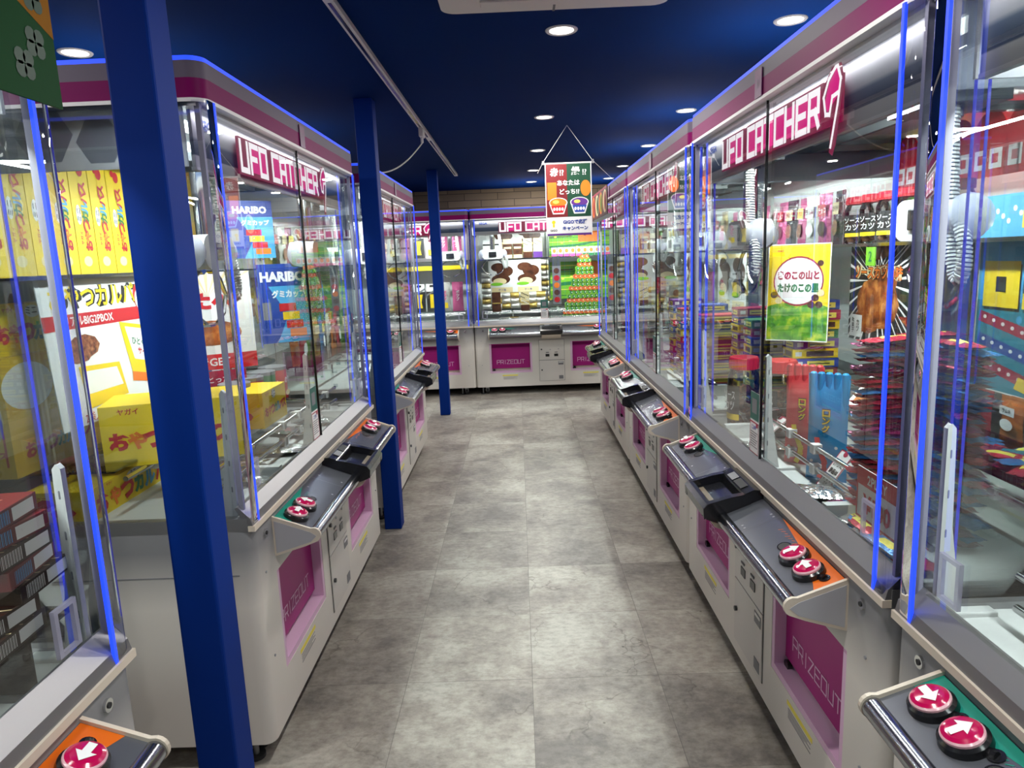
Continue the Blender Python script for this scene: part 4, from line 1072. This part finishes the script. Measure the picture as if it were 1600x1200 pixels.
# round red header cards above
def redcard(b, w, h):
    b.disc(w/2, h*.62, w*.5, h*.38, PR, .0006, 28); b.rect(0, 0, w, h*.62, PR, .0006); b.rect(w*.12, h*.12, w*.46, h*.4, PW, .0012); b.rect(w*.2, h*.2, w*.38, h*.32, PR, .0018); b.rect(w*.54, h*.12, w*.88, h*.4, PW, .0012); b.rect(w*.62, h*.2, w*.8, h*.32, PR, .0018)
for i in range(5):
    b = MB(); w, h = .17, .21; b.prism([(-w/2, 0), (w/2, 0)] + [(w/2*math.cos(PI*k/14), h*.6+h*.4*math.sin(PI*k/14)) for k in range(15)], 'y', 0, .003, PR)
    b.plane((-w/2, 0, 0), (1, 0, 0), (0, 0, 1)); b.rect(w*.10, h*.12, w*.46, h*.42, PW, .0012); b.rect(w*.2, h*.2, w*.38, h*.34, PR, .0018); b.rect(w*.54, h*.12, w*.90, h*.42, PW, .0012); b.rect(w*.62, h*.2, w*.8, h*.34, PR, .0018)
    o = b.build('round_top_card'); put(o, 'R2', .24+i*.165, .80, 1.752, turn=0)
    tag(o, f'red card with rounded top and white squares behind the jars, {nth(i+1)} from left', 'display card', 'red round topped cards behind the jars')
# standing red and blue pouches near the glass
def stick_pouch(m, deco, sub, cn, seed):
    b = MB(); w, h, t = .125, .33, .05; pouch_geo(b, w, h, t, m, seed=seed, nx=10, nz=14)
    b.plane((-w/2, -t/2-.002, 0), (1, 0, 0), (0, 0, 1))
    for i in range(5): b.stroke([(w*(.42+.10*math.sin(i*1.0)), h*(.06+.07*i)), (w*(.42+.10*math.sin(i+1.)), h*(.13+.07*i))], .016, deco, .001)
    b.text('ロング', w*.52, h*.60, h*.075, PB, .0016, None, .09, True); b.text('ロング', w*.52, h*.60, h*.07, PY, .0024, None, .03, True)
    for x, y in ((.2, .2), (.25, .36), (.8, .15), (.78, .35), (.2, .08), (.75, .26)): b.disc(w*x, h*y, .005, .005, PW, .0012, 10)
    o = b.build('snack_pouch')
    for i in range(5):
        s = MB(); s.cyl(((i-2)*w*.19, .0, h*.62), ((i-2)*w*.19, .0, h*1.04), .0105, m, 10); s.ell(((i-2)*w*.19, 0, h*1.04), .011, .011, .006, m, 8, 4); s.build('stick', o)
    return o
a = stick_pouch(mat('print_coral', srgb(205, 60, 65), .3), PY, PW, 'red', 1); put(a, 'R2', .80, .20, .815, turn=R(50)); tag(a, 'tall red pouch with yellow ribbon print behind the steel bars', 'snack pouch', 'ribbon printed pouches')
a = stick_pouch(mat('print_sky', srgb(40, 145, 205), .3), PR, PW, 'blue', 2); put(a, 'R2', .975, .205, .815, turn=R(50)); tag(a, 'tall blue pouch with red ribbon print behind the steel bars', 'snack pouch', 'ribbon printed pouches')
def cola(b, w, h):
    b.rect(0, 0, w, h, PTQ, .0004); b.rect(0, h*.6, w, h, PBL2, .0006)
    for i in range(14): b.disc(w*((i*.37) % 1)*.9+w*.05, h*((i*.61) % 1), .012, .012, PBL2, .0008, 14)
    for x, ch in ((.05, 'ロ'), (.36, 'コ'), (.67, 'ロ')):
        b.rect(w*x+.006, h*.54, w*(x+.28)+.006, h*.84, PB, .001); b.rect(w*x, h*.56, w*(x+.28), h*.86, PY, .0014)
        if ch == 'ロ': b.rect(w*(x+.10), h*.66, w*(x+.18), h*.76, PB, .002)
        else: b.rect(w*x, h*.66, w*(x+.18), h*.76, PB, .002)
    for i in range(3):
        y = h*(.46-.15*i); b.poly([(w*.02, y), (w*.7, y-h*.16), (w*.7, y-h*.08), (w*.04, y+h*.07)], (PMAR, PBL, PMAR)[i], .0012)
        for k in range(8): b.disc(w*(.08+.075*k), y+h*.03-h*.019*k, .008, .006, PW, .0018, 8)
    b.poly([(w*.35, h*.05), (w*.6, h*.0), (w*.62, h*.08), (w*.38, h*.13)], PY, .002)
o = board('turquoise candy poster with big yellow block letters at the near end', 'poster', .56, .46, cola, PTQ, edge=PW); put(o, 'R2', 1.17, .70, 1.09)
o = board('light blue candy poster strip on the upper shelf at the near end', 'poster', .40, .12, lambda b, w, h: (b.rect(0, 0, w, h, PBL2, .0005), b.rect(w*.5, h*.2, w*.8, h*.6, PY, .001), [b.disc(w*.06*i, h*(.3+.4*((i*.7) % 1)), .008, .008, PW, .001, 10) for i in range(1, 14)]), PBL2); put(o, 'R2', 1.15, .64, 1.555)
o = board('fried cutlet picture board above the light blue strip at the near end', 'poster', .30, .26, lambda b, w, h: (b.rect(0, 0, w, h, FRIED, .0005), b.rect(0, 0, w, h*.18, PR, .001), b.rect(0, h*.88, w, h, PB, .001)), PW); put(o, 'R2', 1.12, .78, 1.69)
# price sign, cards, stickers
def price(b, w, h):
    for q in ((0, 0, w, .006), (0, h-.006, w, h), (0, 0, .006, h), (w-.006, 0, w, h)): b.rect(*q, PR, .001)
    b.rect(0, h*.66, w, h, PR, .0008); b.text('2PLAY', w/2, h*.82, h*.19, PW, .0014, w*.8, .03); b.text('¥100', w/2, h*.34, h*.38, PR, .0014, w*.86, .04)
o = board('white price sign reading 2PLAY 100 yen in red letters', 'sign', .19, .125, price, PW, .002, 'price_sign'); put(o, 'R2', 1.60, .047, .905, turn=0)
def notice(b, w, h):
    for q in ((0, 0, w, .004), (0, h-.004, w, h), (0, 0, .004, h), (w-.004, 0, w, h)): b.rect(*q, PMAR, .001)
    b.disc(w/2, h*.93, w*.16, h*.06, PMAR, .0012); b.text('落ちた', w/2, h*.68, h*.14, PB, .001, w*.75, .04); b.text('景品は', w/2, h*.50, h*.12, PB, .001, w*.75, .04); b.text('ゲット', w/2, h*.33, h*.14, PB, .001, w*.75, .04); b.text('です', w/2, h*.2, h*.08, PB, .001)
nb = board('x', 'notice card', .075, .145, notice, PW, .002, 'notice_card')
nspots = [('R2', 1.08, .14, 'below the blue pouch'), ('R2', .33, .13, 'at the far half by the machine seam'), ('L2', 1.28, .12, 'in the far half of second left machine')]
for i, (k, x, y, w_) in enumerate(nspots):
    o = nb if i == 0 else link_copy(nb); put(o, k, x, y, .816, tilt=R(-35)); tag(o, f'white card with crimson border lying {w_}', 'notice card', 'crimson edged notice cards')
def expiry(b, w, h):
    for q in ((0, 0, w, .005), (0, h-.005, w, h), (0, 0, .005, h), (w-.005, 0, w, h)): b.rect(*q, PMAR, .001)
    b.disc(w/2, h*.92, w*.14, h*.07, PMAR, .0012); b.text('!', w/2, h*.92, h*.1, PW, .0018); b.text('賞味期限', w/2, h*.68, h*.13, PMAR, .001, w*.85, .04); b.text('26.2', w*.4, h*.40, h*.14, PB, .001, w*.5, .0); b.rect(w*.08, h*.3, w*.92, h*.31, PGR, .001); b.text('となっております', w/2, h*.18, h*.08, PB, .001, w*.85)
eb = board('x', 'notice card', .12, .14, expiry, PW, .002, 'notice_card')
for i, (k, x, y, z, w_) in enumerate((('R1', .36, .10, .815, 'with handwritten date 26.2 at the right picture edge'), ('R2', .46, .15, .816, 'lying beside the other card near the seam'))):
    o = eb if i == 0 else link_copy(eb); put(o, k, x, y, z, tilt=R(-18 if i == 0 else -50)); tag(o, f'white expiry notice with crimson border {w_}', 'notice card', 'expiry notices')
def guide(b, w, h):
    b.rect(0, h*.55, w, h, mat('print_deep_teal', srgb(40, 95, 85), .5), .0004); b.rect(w*.2, h*.66, w*.75, h*.9, PGR, .0008)
    for q in ((0, 0, w, .003), (0, h*.5, w, h*.52), (0, 0, .003, h*.52), (w-.003, 0, w, h*.52)): b.rect(*q, PMAR, .001)
    b.text('ご注意', w*.45, h*.43, h*.07, PBL, .001, w*.6); b.disc(w*.8, h*.48, w*.1, h*.04, PMAR, .0012, 16)
    for i in range(7): b.rect(w*.1, h*(.34-.04*i), w*(.9-.1*(i % 3)), h*(.355-.04*i), PGR, .001)
gb = board('x', 'sticker', .085, .21, guide, PW, .0008, 'guide_sticker')
for i, (k, w_) in enumerate((('R2', 'of the machine numbered 31'), ('L2', 'of second left machine'), ('L3', 'of third left machine'), ('R3', 'of third right machine'), ('R4', 'of farthest right machine'), ('B2', 'of the back row machine at the aisle end'))):
    o = gb if i == 0 else link_copy(gb); put(o, k, .815, .0285, .865); tag(o, f'green white guide sticker on the glass {w_}', 'sticker', 'guide stickers at the door edge')
pouch_row('R2', .95, 1.66, .70, .962, 6, .11, .11, 'red', 'low at the near rear of machine 31', 51)
rnd = random.Random(19)
for k in range(26):
    j = rnd.choice((0, 1, 1, 2)); o = link_copy(made[j]); front = k < 10
    put(o, 'R2', rnd.uniform(1.02, 1.68), rnd.uniform(.10, .13) if front else rnd.uniform(.48, .60), (.8165 if front else .963)+.0145*(k % 2), turn=R(rnd.uniform(0, 180)), tilt=0)
    if front: o.rotation_euler[2] = R(rnd.uniform(-15, 15))
    tag(o, f"{('blue', 'dark red', 'plum')[j]} foil candy packet lying loose {('on the clear sheet', 'on the deck by the glass')[front]} in machine 31", 'candy packet', 'loose candy packets in machine 31')
slips('R2', [(.62, .13, .4), (.75, .34, 1.2), (1.0, .33, .2), (1.15, .12, 2.2), (1.3, .10, .9), (1.45, .15, 1.9)], 'on the deck of the second right machine')
# ------------------------------------------------------------------ third and farthest machines on the right
BC = [(PY, 'yellow'), (PV, 'purple'), (PMAR, 'crimson'), (PBL, 'dark blue'), (PG, 'green'), (PGR, 'grey'), (PR, 'red')]
_bx = {}
def box_stack(key, cols, y, z, n, place, seq, w=.12, d=.19, h=.04, turn=0):
    for ci, x in enumerate(cols):
        for k in range(n - (ci % 2)):
            m, cn = BC[seq[(k+ci*2) % len(seq)]]
            kk = (m.name, w, d, h)
            if kk in _bx: o = link_copy(_bx[kk])
            else:
                def lab(b, w, h): b.rect(w*.3, h*.2, w*.9, h*.75, PY2 if m is not PY else PBR, .0006); b.rect(w*.06, h*.25, w*.2, h*.7, PW, .0006); b.rect(w*.34, h*.4, w*.8, h*.5, PB, .001)
                o = carton(w, d, h, m, lab, 'flat_snack_box', side=lab); _bx[kk] = o
            put(o, key, x+((k*7) % 5-2)*.003, y, z+k*(h+.0006), turn=turn+R(((k*5) % 7-3)*.8))
            tag(o, f'flat {cn} snack box {place}, {nth(ci+1)} stack, {nth(k+1)} from below', 'snack box', f'flat snack boxes stacked {place}')
box_stack('R3', [.48, .68, .98, 1.16], .10 if False else .20, .815, 11, 'in third right machine front', [0, 3, 1, 2, 0, 5, 3, 6], turn=0)
box_stack('R3', [1.32, 1.52], .34, .815, 11, 'in third right machine rear', [1, 0, 3, 2, 4, 0, 5], turn=0)
box_stack('R2', [.12], .40, .963, 9, 'at far end of machine 31', [0, 2, 3, 0, 1, 4])
o = board('green striped snack carton standing upright between the stacks', 'snack box', .09, .42, lambda b, w, h: [b.rect(w*.15, h*(.05+.12*i), w*.85, h*(.12+.12*i), PW if i % 2 else PY2, .0006) for i in range(7)], PG, .06, 'snack_carton'); put(o, 'R3', .83, .24, .815)
def cakes(b, w, h):
    b.rect(0, 0, w, h, PW, .0004)
    for x in (.25, .75):
        b.disc(w*(x-.06), h*.80, w*.14, h*.13, CHOC, .0008, 20); b.disc(w*(x+.06), h*.68, w*.16, h*.17, CHOC, .001, 20)
        b.disc(w*(x-.02), h*.44, w*.18, h*.15, CHOC, .0014, 20); b.disc(w*(x-.04), h*.38, w*.13, h*.10, PCR, .0018, 18); b.disc(w*(x-.1), h*.30, w*.12, h*.05, PG2, .002, 12)
        b.rect(w*(x-.2), h*.05, w*(x+.2), h*.20, PCR, .001); b.text('ケーキ', w*x, h*.125, h*.07, PBL, .0016)
pouch_row('R3', .12, 1.64, .70, 1.553, 12, .12, .22, 'pink', 'on the shelf of third right machine', 21)
pouch_row('R3', .16, 1.60, .60, .962, 10, .12, .26, 'brown', 'on the clear sheet of third right machine', 22)
o = board('white cake poster hanging in the third right machine', 'poster', .58, .36, cakes, PW, group=None); put(o, 'R3', .45, .58, 1.17)
pouch_row('R4', .12, 1.64, .70, 1.553, 12, .12, .24, 'brown', 'on the shelf of farthest right machine', 23)
o = board('white cake poster hanging in the farthest right machine', 'poster', .58, .40, cakes, PW); put(o, 'R4', 1.3, .58, 1.14)
pouch_row('R4', .14, 1.62, .5, .962, 10, .12, .20, 'brown', 'on the clear sheet of farthest right machine', 24)
pouch_row('R4', .2, 1.55, .2, .815, 8, .12, .24, 'pink', 'along the glass of farthest right machine', 25)
# coloured hanging pouches at the left part of machine 2 right
pouch_row('L3', .12, 1.64, .70, 1.553, 12, .12, .24, 'brown', 'on the shelf of third left machine', 31)
pouch_row('L3', .14, 1.62, .55, .962, 11, .12, .24, 'mix', 'on the clear sheet of third left machine', 32)
pouch_row('L3', .14, 1.62, .80, 1.22, 11, .13, .26, 'brown', 'hung on the rear panel of third left machine', 33)
def taco(b, w, h):
    b.rect(0, 0, w, h, PBR, .0004)
    for i in range(5):
        x = w*(.1+.2*i); b.disc(x, h*.5, w*.09, h*.42, (PCR, PO)[i % 2], .0008, 18); b.disc(x+w*.02, h*.5, w*.05, h*.34, (PG2, PR, PG)[i % 3], .0014, 14); b.disc(x+w*.03, h*.5, w*.02, h*.28, CHOC, .002, 12)
    b.rect(0, h*.92, w, h, PMAR, .0024)
b = MB(); w, h = 1.25, .20; b.box(-w/2, w/2, -.08, .0, 0, .004, PW); b.box(-w/2, w/2, -.084, -.078, 0, h, PBR); b.plane((-w/2, -.084, 0), (1, 0, 0), (0, 0, 1)); taco(b, w, h)
o = b.build('food_poster_board'); put(o, 'R4', .80, -.004, 1.845); tag(o, 'long food picture board fixed over the sign of farthest right machine', 'poster')
# ------------------------------------------------------------------ back row: chocolate cakes
o = board('white poster with two chocolate cakes on the rear panel of the aisle machine, lower', 'poster', .63, .40, cakes, PW, group='cake posters of the back row'); put(o, 'B2', .49, .50, 1.135)
o = board('white poster with two chocolate cakes in the aisle machine, upper, behind the pouches', 'poster', .70, .34, cakes, PW, group='cake posters of the back row'); put(o, 'B2', .50, .88, 1.60)
for i, (m, cn) in enumerate(((F_WHT, 'white'), (F_WHT, 'white'), (F_GLD, 'gold and brown'), (F_GLD, 'gold and brown'), (F_WHT, 'speckled white'), (F_PUR, 'purple bottomed'))):
    b = MB(); w, h = .108, .235; b.box(-w/2, w/2, 0, .05, 0, h, PCR if i > 1 else PW); b.plane((-w/2, 0, 0), (1, 0, 0), (0, 0, 1))
    if i < 2: b.disc(w*.5, h*.35, w*.3, h*.12, CHOC, .001); b.rect(0, h*.7, w, h*.78, PB, .001)
    elif i < 4: b.rect(0, h*.2, w, h*.75, CHOC, .001); b.rect(w*.1, h*.5, w*.9, h*.6, PCR, .0016)
    else:
        b.rect(0, 0, w, h*.32, CHOC if i == 4 else PV, .001)
        for k in range(14): b.disc(w*((k*.37) % .9+.05), h*(.36+.6*((k*.53) % 1)), .008, .006, PB if k % 2 else PW, .0012, 8)
    o = b.build('cake_box', bevel=.002); put(o, 'B2', .17+i*.122, .64, 1.553)
    tag(o, f'{cn} cake box on the glass shelf of the aisle machine, {("first", "second", "third", "fourth", "fifth", "sixth")[i]} from left', 'cake box', 'cake boxes on the back row shelf')
def small_bag(m):
    b = MB(); pouch_geo(b, .11, .05, .06, m, seed=4, nx=7, nz=5); return b.build('cake_pack')
sb = {}
def cakepacks(x0, n, rows, y, place, z0=.962, dx=.105):
    for r in range(rows):
        for i in range(n):
            m = (F_WHT, F_GLD, F_WHT)[(r+i) % 3]
            if m in sb: o = link_copy(sb[m])
            else: o = small_bag(m); sb[m] = o
            put(o, 'B2', x0+i*dx, y, z0+.008+r*.062, turn=R((r*i*13) % 9-4)); tag(o, f'{CN[m]} wrapped cake pack {place}, {nth(r+1)} from below' + (f', {nth(i+1)} from left' if n > 1 else ''), 'cake pack', f'wrapped cake packs {place}')
cakepacks(.14, 1, 7, .47, 'in pile left of poster')
cakepacks(.27, 6, 3, .46, 'under the poster')
cakepacks(.87 - .02, 1, 9, .60, 'in pile right of poster')
cakepacks(.36, 3, 1, .18, 'by the front glass', .815)
for i, (x, m, cn) in enumerate(((.26, CHOC, 'dark brown'), (.60, PCR, 'speckled cream'))):
    b = MB(); w, h = .105, .23; b.box(-w/2, w/2, 0, .045, 0, h, m); b.plane((-w/2, 0, 0), (1, 0, 0), (0, 0, 1)); b.rect(0, h*.4, w, h*.46, F_GLD, .001); b.rect(0, 0, w, h*.3, CHOC, .001)
    if i:
        for k in range(16): b.disc(w*((k*.37) % .9+.05), h*(.34+.6*((k*.53) % 1)), .008, .006, PB if k % 2 else PW, .0012, 8)
    o = b.build('cake_box', bevel=.002); put(o, 'B2', x, .34, .9625 if False else .9385); tag(o, f'{cn} cake box standing on the bars before the poster', 'cake box', 'cake boxes standing before the poster')
# green posters and the pyramid of small hexagonal boxes
def green_poster(b, w, h):
    b.rect(0, 0, w, h, PG2, .0004)
    for i in range(6): b.rect(0, h*(.08+.16*i), w, h*(.10+.16*i), PY2 if i % 2 else PG, .0007)
    b.poly([(0, h*.42), (w*.5, h*.48), (w*.9, h*.62), (w*.9, h*.54), (w*.5, h*.38), (0, h*.34)], PG, .001); b.poly([(0, h*.78), (w*.4, h*.8), (w*.4, h*.77), (0, h*.75)], PBR, .001)
    for i in range(9): b.disc(w*((i*.37) % 1), h*((i*.59) % 1), .018, .012, PY2, .0012, 10)
    b.rect(w*.50, h*.55, w*.86, h*.98, PO, .0014)
for z, h, w_ in ((1.555, .31, 'upper'), (1.03, .46, 'lower')):
    o = board(f'lime green forest poster in the right half of the aisle machine, {w_}', 'poster', .72, h, green_poster, PG2, group='green posters of the back row'); put(o, 'B2', 1.29, .86 if w_ == 'upper' else .86, z)
for i in range(8):
    m, cn = ((PP, 'pink'), (PG, 'green'))[i > 4]
    b = MB(); b.box(-.032, .032, 0, .05, 0, .11, PW); b.plane((-.032, 0, 0), (1, 0, 0), (0, 0, 1)); b.rect(0, 0, .064, .035, m, .0008); b.disc(.032, .07, .022, .025, PO, .0008, 12)
    o = b.build('candy_box'); put(o, 'B2', .98+i*.075, .66, 1.553); tag(o, f'small white and {cn} candy box before the green poster, {nth(i+1)} from left', 'candy box', 'candy boxes before the green poster')
HR = mat('hex_box_coral', srgb(225, 95, 60), .4); HG = mat('hex_box_green', srgb(110, 170, 50), .4)
def hexbox(m, dot):
    b = MB(); r = .03; b.prism([(r*math.cos(PI/6+PI/3*i), r*math.sin(PI/6+PI/3*i)) for i in range(6)], 'y', 0, .10, m)
    b.plane((0, 0, 0), (1, 0, 0), (0, 0, 1)); b.disc(0, 0, .017, .017, dot, .001, 10); b.disc(.004, .003, .007, .007, PW, .0016, 8); b.disc(-.012, .018, .005, .005, PB, .0016, 6); b.disc(.014, -.016, .005, .005, PY2, .0016, 6); return b.build('hexagonal_candy_box')
hx = [hexbox(HR, PO), hexbox(HG, PG)]; used = [0, 0]
for r in range(16):
    c = 0 if r % 3 == 1 or r == 15 else 1
    n = 10 - int(r*.55)
    for i in range(n):
        if not used[c]: o = hx[c]; used[c] = 1
        else: o = link_copy(hx[c])
        put(o, 'B2', 1.32+(i-(n-1)/2)*.0535 + (.0 if n % 2 else 0), .40, .862+.0465*r-.015)
        tag(o, f"small {('coral', 'green')[c]} hexagonal candy box, pyramid row {('one','two','three','four','five','six','seven','eight','nine','ten','eleven','twelve','thirteen','fourteen','fifteen','sixteen')[r]} from below, {nth(i+1)} from left", 'candy box', 'pyramid of hexagonal candy boxes')
def side_card(b, w, h):
    b.rect(0, h*.8, w, h, DGREY, .0006)
    for i in range(5): b.disc(w*.5, h*(.1+.15*i), w*.35, h*.06, (PR, PBR, PO)[i % 3], .0008, 10)
o = board('narrow tall brown and red display card by the centre divider of the aisle machine', 'display card', .10, .56, side_card, PGR); put(o, 'B2', .98, .30, 1.0)
# back row left: pink packs
def pinkpack(b, w, h):
    b.text('ポップ', w*.5, h*.6, h*.1, PW, .001, None, .03, True)
for z, rowy, nn in ((1.60, .66, 7), (1.02, .50, 7)):
    for i in range(nn):
        kind = (0, 2, 0, 1, 1, 2, 0)[i] if z < 1.2 else (0, 2, 0, 1, 2, 0, 0)[i]
        m, cn = ((F_PNK, 'bright pink'), (PB, 'black and yellow'), (F_WHT, 'pale pink and white'))[kind]
        b = MB(); w, h = .135, .33
        if kind == 1:
            b.box(-w/2, w/2, 0, .03, 0, h, PB); b.plane((-w/2, 0, 0), (1, 0, 0), (0, 0, 1)); b.rect(0, h*.72, w, h, PW, .0008); b.rect(w*.3, h*.88, w*.7, h*.96, PB, .0012); b.poly([(w*.3, h*.12), (w*.75, h*.12), (w*.65, h*.35), (w*.8, h*.62), (w*.3, h*.62)], PY, .001)
            b.poly([(0, h*.62), (w, h*.85), (w, h*.78), (0, h*.55)], PGR, .0014)
        else:
            pouch_geo(b, w, h, .04, m, seed=i); b.plane((-w/2, -.0215, 0), (1, 0, 0), (0, 0, 1)); b.text('ポップ', w*.5, h*.55, h*.12, PW if kind == 0 else PP, .001, None, .03, True)
            if kind == 2: b.rect(w*.25, h*.1, w*.75, h*.3, PY, .001)
        o = b.build('snack_pack'); put(o, 'B1', .62+i*.155, rowy, z if z > 1.2 else .962)
        tag(o, f"{cn} snack pack, {('lower', 'upper')[z > 1.2]} row, back left machine, {('first','second','third','fourth','fifth','sixth','seventh')[i]} from the left", 'snack pack', 'snack packs in the back left machine')
b = MB(); b.box(0, 1.15, -.03, .0, 0, .006, PW); b.box(0, 1.15, -.034, -.03, 0, .05, PY)
tag(put(b.build('display_ledge'), 'B1', .55, .64, 1.45), 'yellow edged ledge between the two rows of pink packs', 'ledge')
pouch_row('B3', .14, 1.6, .6, .962, 9, .13, .28, 'red', 'in the rightmost back row machine', 41)
pouch_row('B3', .14, 1.6, .68, 1.553, 9, .13, .24, 'mix', 'on the shelf of the rightmost back row machine', 42)

# ------------------------------------------------------------------ campaign banner hanging from the ceiling
def banner():
    w, h = .318, .485; t = empty('hanging_banner', (.375, 5.0, 1.695)); tag(t, 'red and green campaign banner hanging from the ceiling by strings', 'banner')
    b = MB(); b.box(-w/2, w/2, 0, .002, 0, h, PW); b.plane((-w/2, 0, 0), (1, 0, 0), (0, 0, 1)); e = .006
    b.rect(e, h*.26, w*.47, h-e, mat('print_dark_red', srgb(112, 10, 20), .5), .0006); b.rect(w*.47, h*.26, w-e, h-e, mat('print_bottle_green', srgb(0, 62, 40), .5), .0006)
    b.text('赤', w*.20, h*.88, h*.12, PW, .0016, None, .03); b.text('!?', w*.36, h*.87, h*.08, PW, .0016); b.text('緑', w*.66, h*.89, h*.12, PW, .0016, None, .03); b.text('!?', w*.85, h*.87, h*.08, PW, .0016)
    b.rect(w*.04, h*.50, w*.24, h*.74, PO, .001); b.disc(w*.87, h*.65, w*.11, h*.11, PO, .001)
    b.text('あなたは', w*.5, h*.73, h*.075, PW, .0022, None, .03); b.text('どっち!?', w*.52, h*.61, h*.075, PW, .0022, None, .03)
    for x, m1, m2 in ((.27, PO, PR), (.73, PV, PBL)):
        b.disc(w*x, h*.46, w*.20, h*.07, PW, .0014); b.disc(w*x, h*.46, w*.18, h*.06, m1, .002); b.poly([(w*(x-.2), h*.46), (w*(x+.2), h*.46), (w*(x+.12), h*.30), (w*(x-.12), h*.30)], PW, .0012)
        b.poly([(w*(x-.16), h*.42), (w*(x+.16), h*.42), (w*(x+.1), h*.32), (w*(x-.1), h*.32)], m2, .0024); b.disc(w*(x-.05), h*.47, w*.07, h*.025, PY2, .0028, 10)
        for k in range(4): b.disc(w*(x-.09+.06*k), h*.37, .008, .012, PW, .003, 8)
    b.text('GiGOで応援', w*.63, h*.19, h*.065, PBL, .0016, w*.62, .04); b.text('キャンペーン', w*.63, h*.10, h*.06, PBL, .0016, w*.62, .04)
    b.disc(w*.16, h*.19, w*.04, h*.025, PY, .001, 12); b.rect(w*.14, h*.12, w*.18, h*.165, PY, .001); b.text('GiGO', w*.16, h*.075, h*.03, PB, .001)
    b.rect(e, 0, w-e, h*.03, PV, .001); b.build('printed_sheet', t)
    b = MB(); b.cyl((-w/2-.02, 0, h), (w/2+.02, 0, h), .004, PW, 8); b.build('top_rod', t)
    for s in (-1, 1):
        b = MB(); b.box(s*(w/2+.01)-.008, s*(w/2+.01)+.008, -.006, .006, h-.008, h+.018, PGR); b.build('clip', t)
        b = MB(); b.tube([(s*(w/2+.01), 0, h+.01), (0, .0, ZC-1.695)], .0013, PW, 5); b.build('string', t)
    b = MB(); b.tube([(w/2+.01, 0, h+.01), (.40, .35, .355)], .0013, PW, 5); b.build('string', t)
    b = MB(); b.tube([(-w/2-.01, 0, h+.01), (-w/2-.05, 0, h-.06)], .0013, PW, 5); b.build('string', t)
banner()
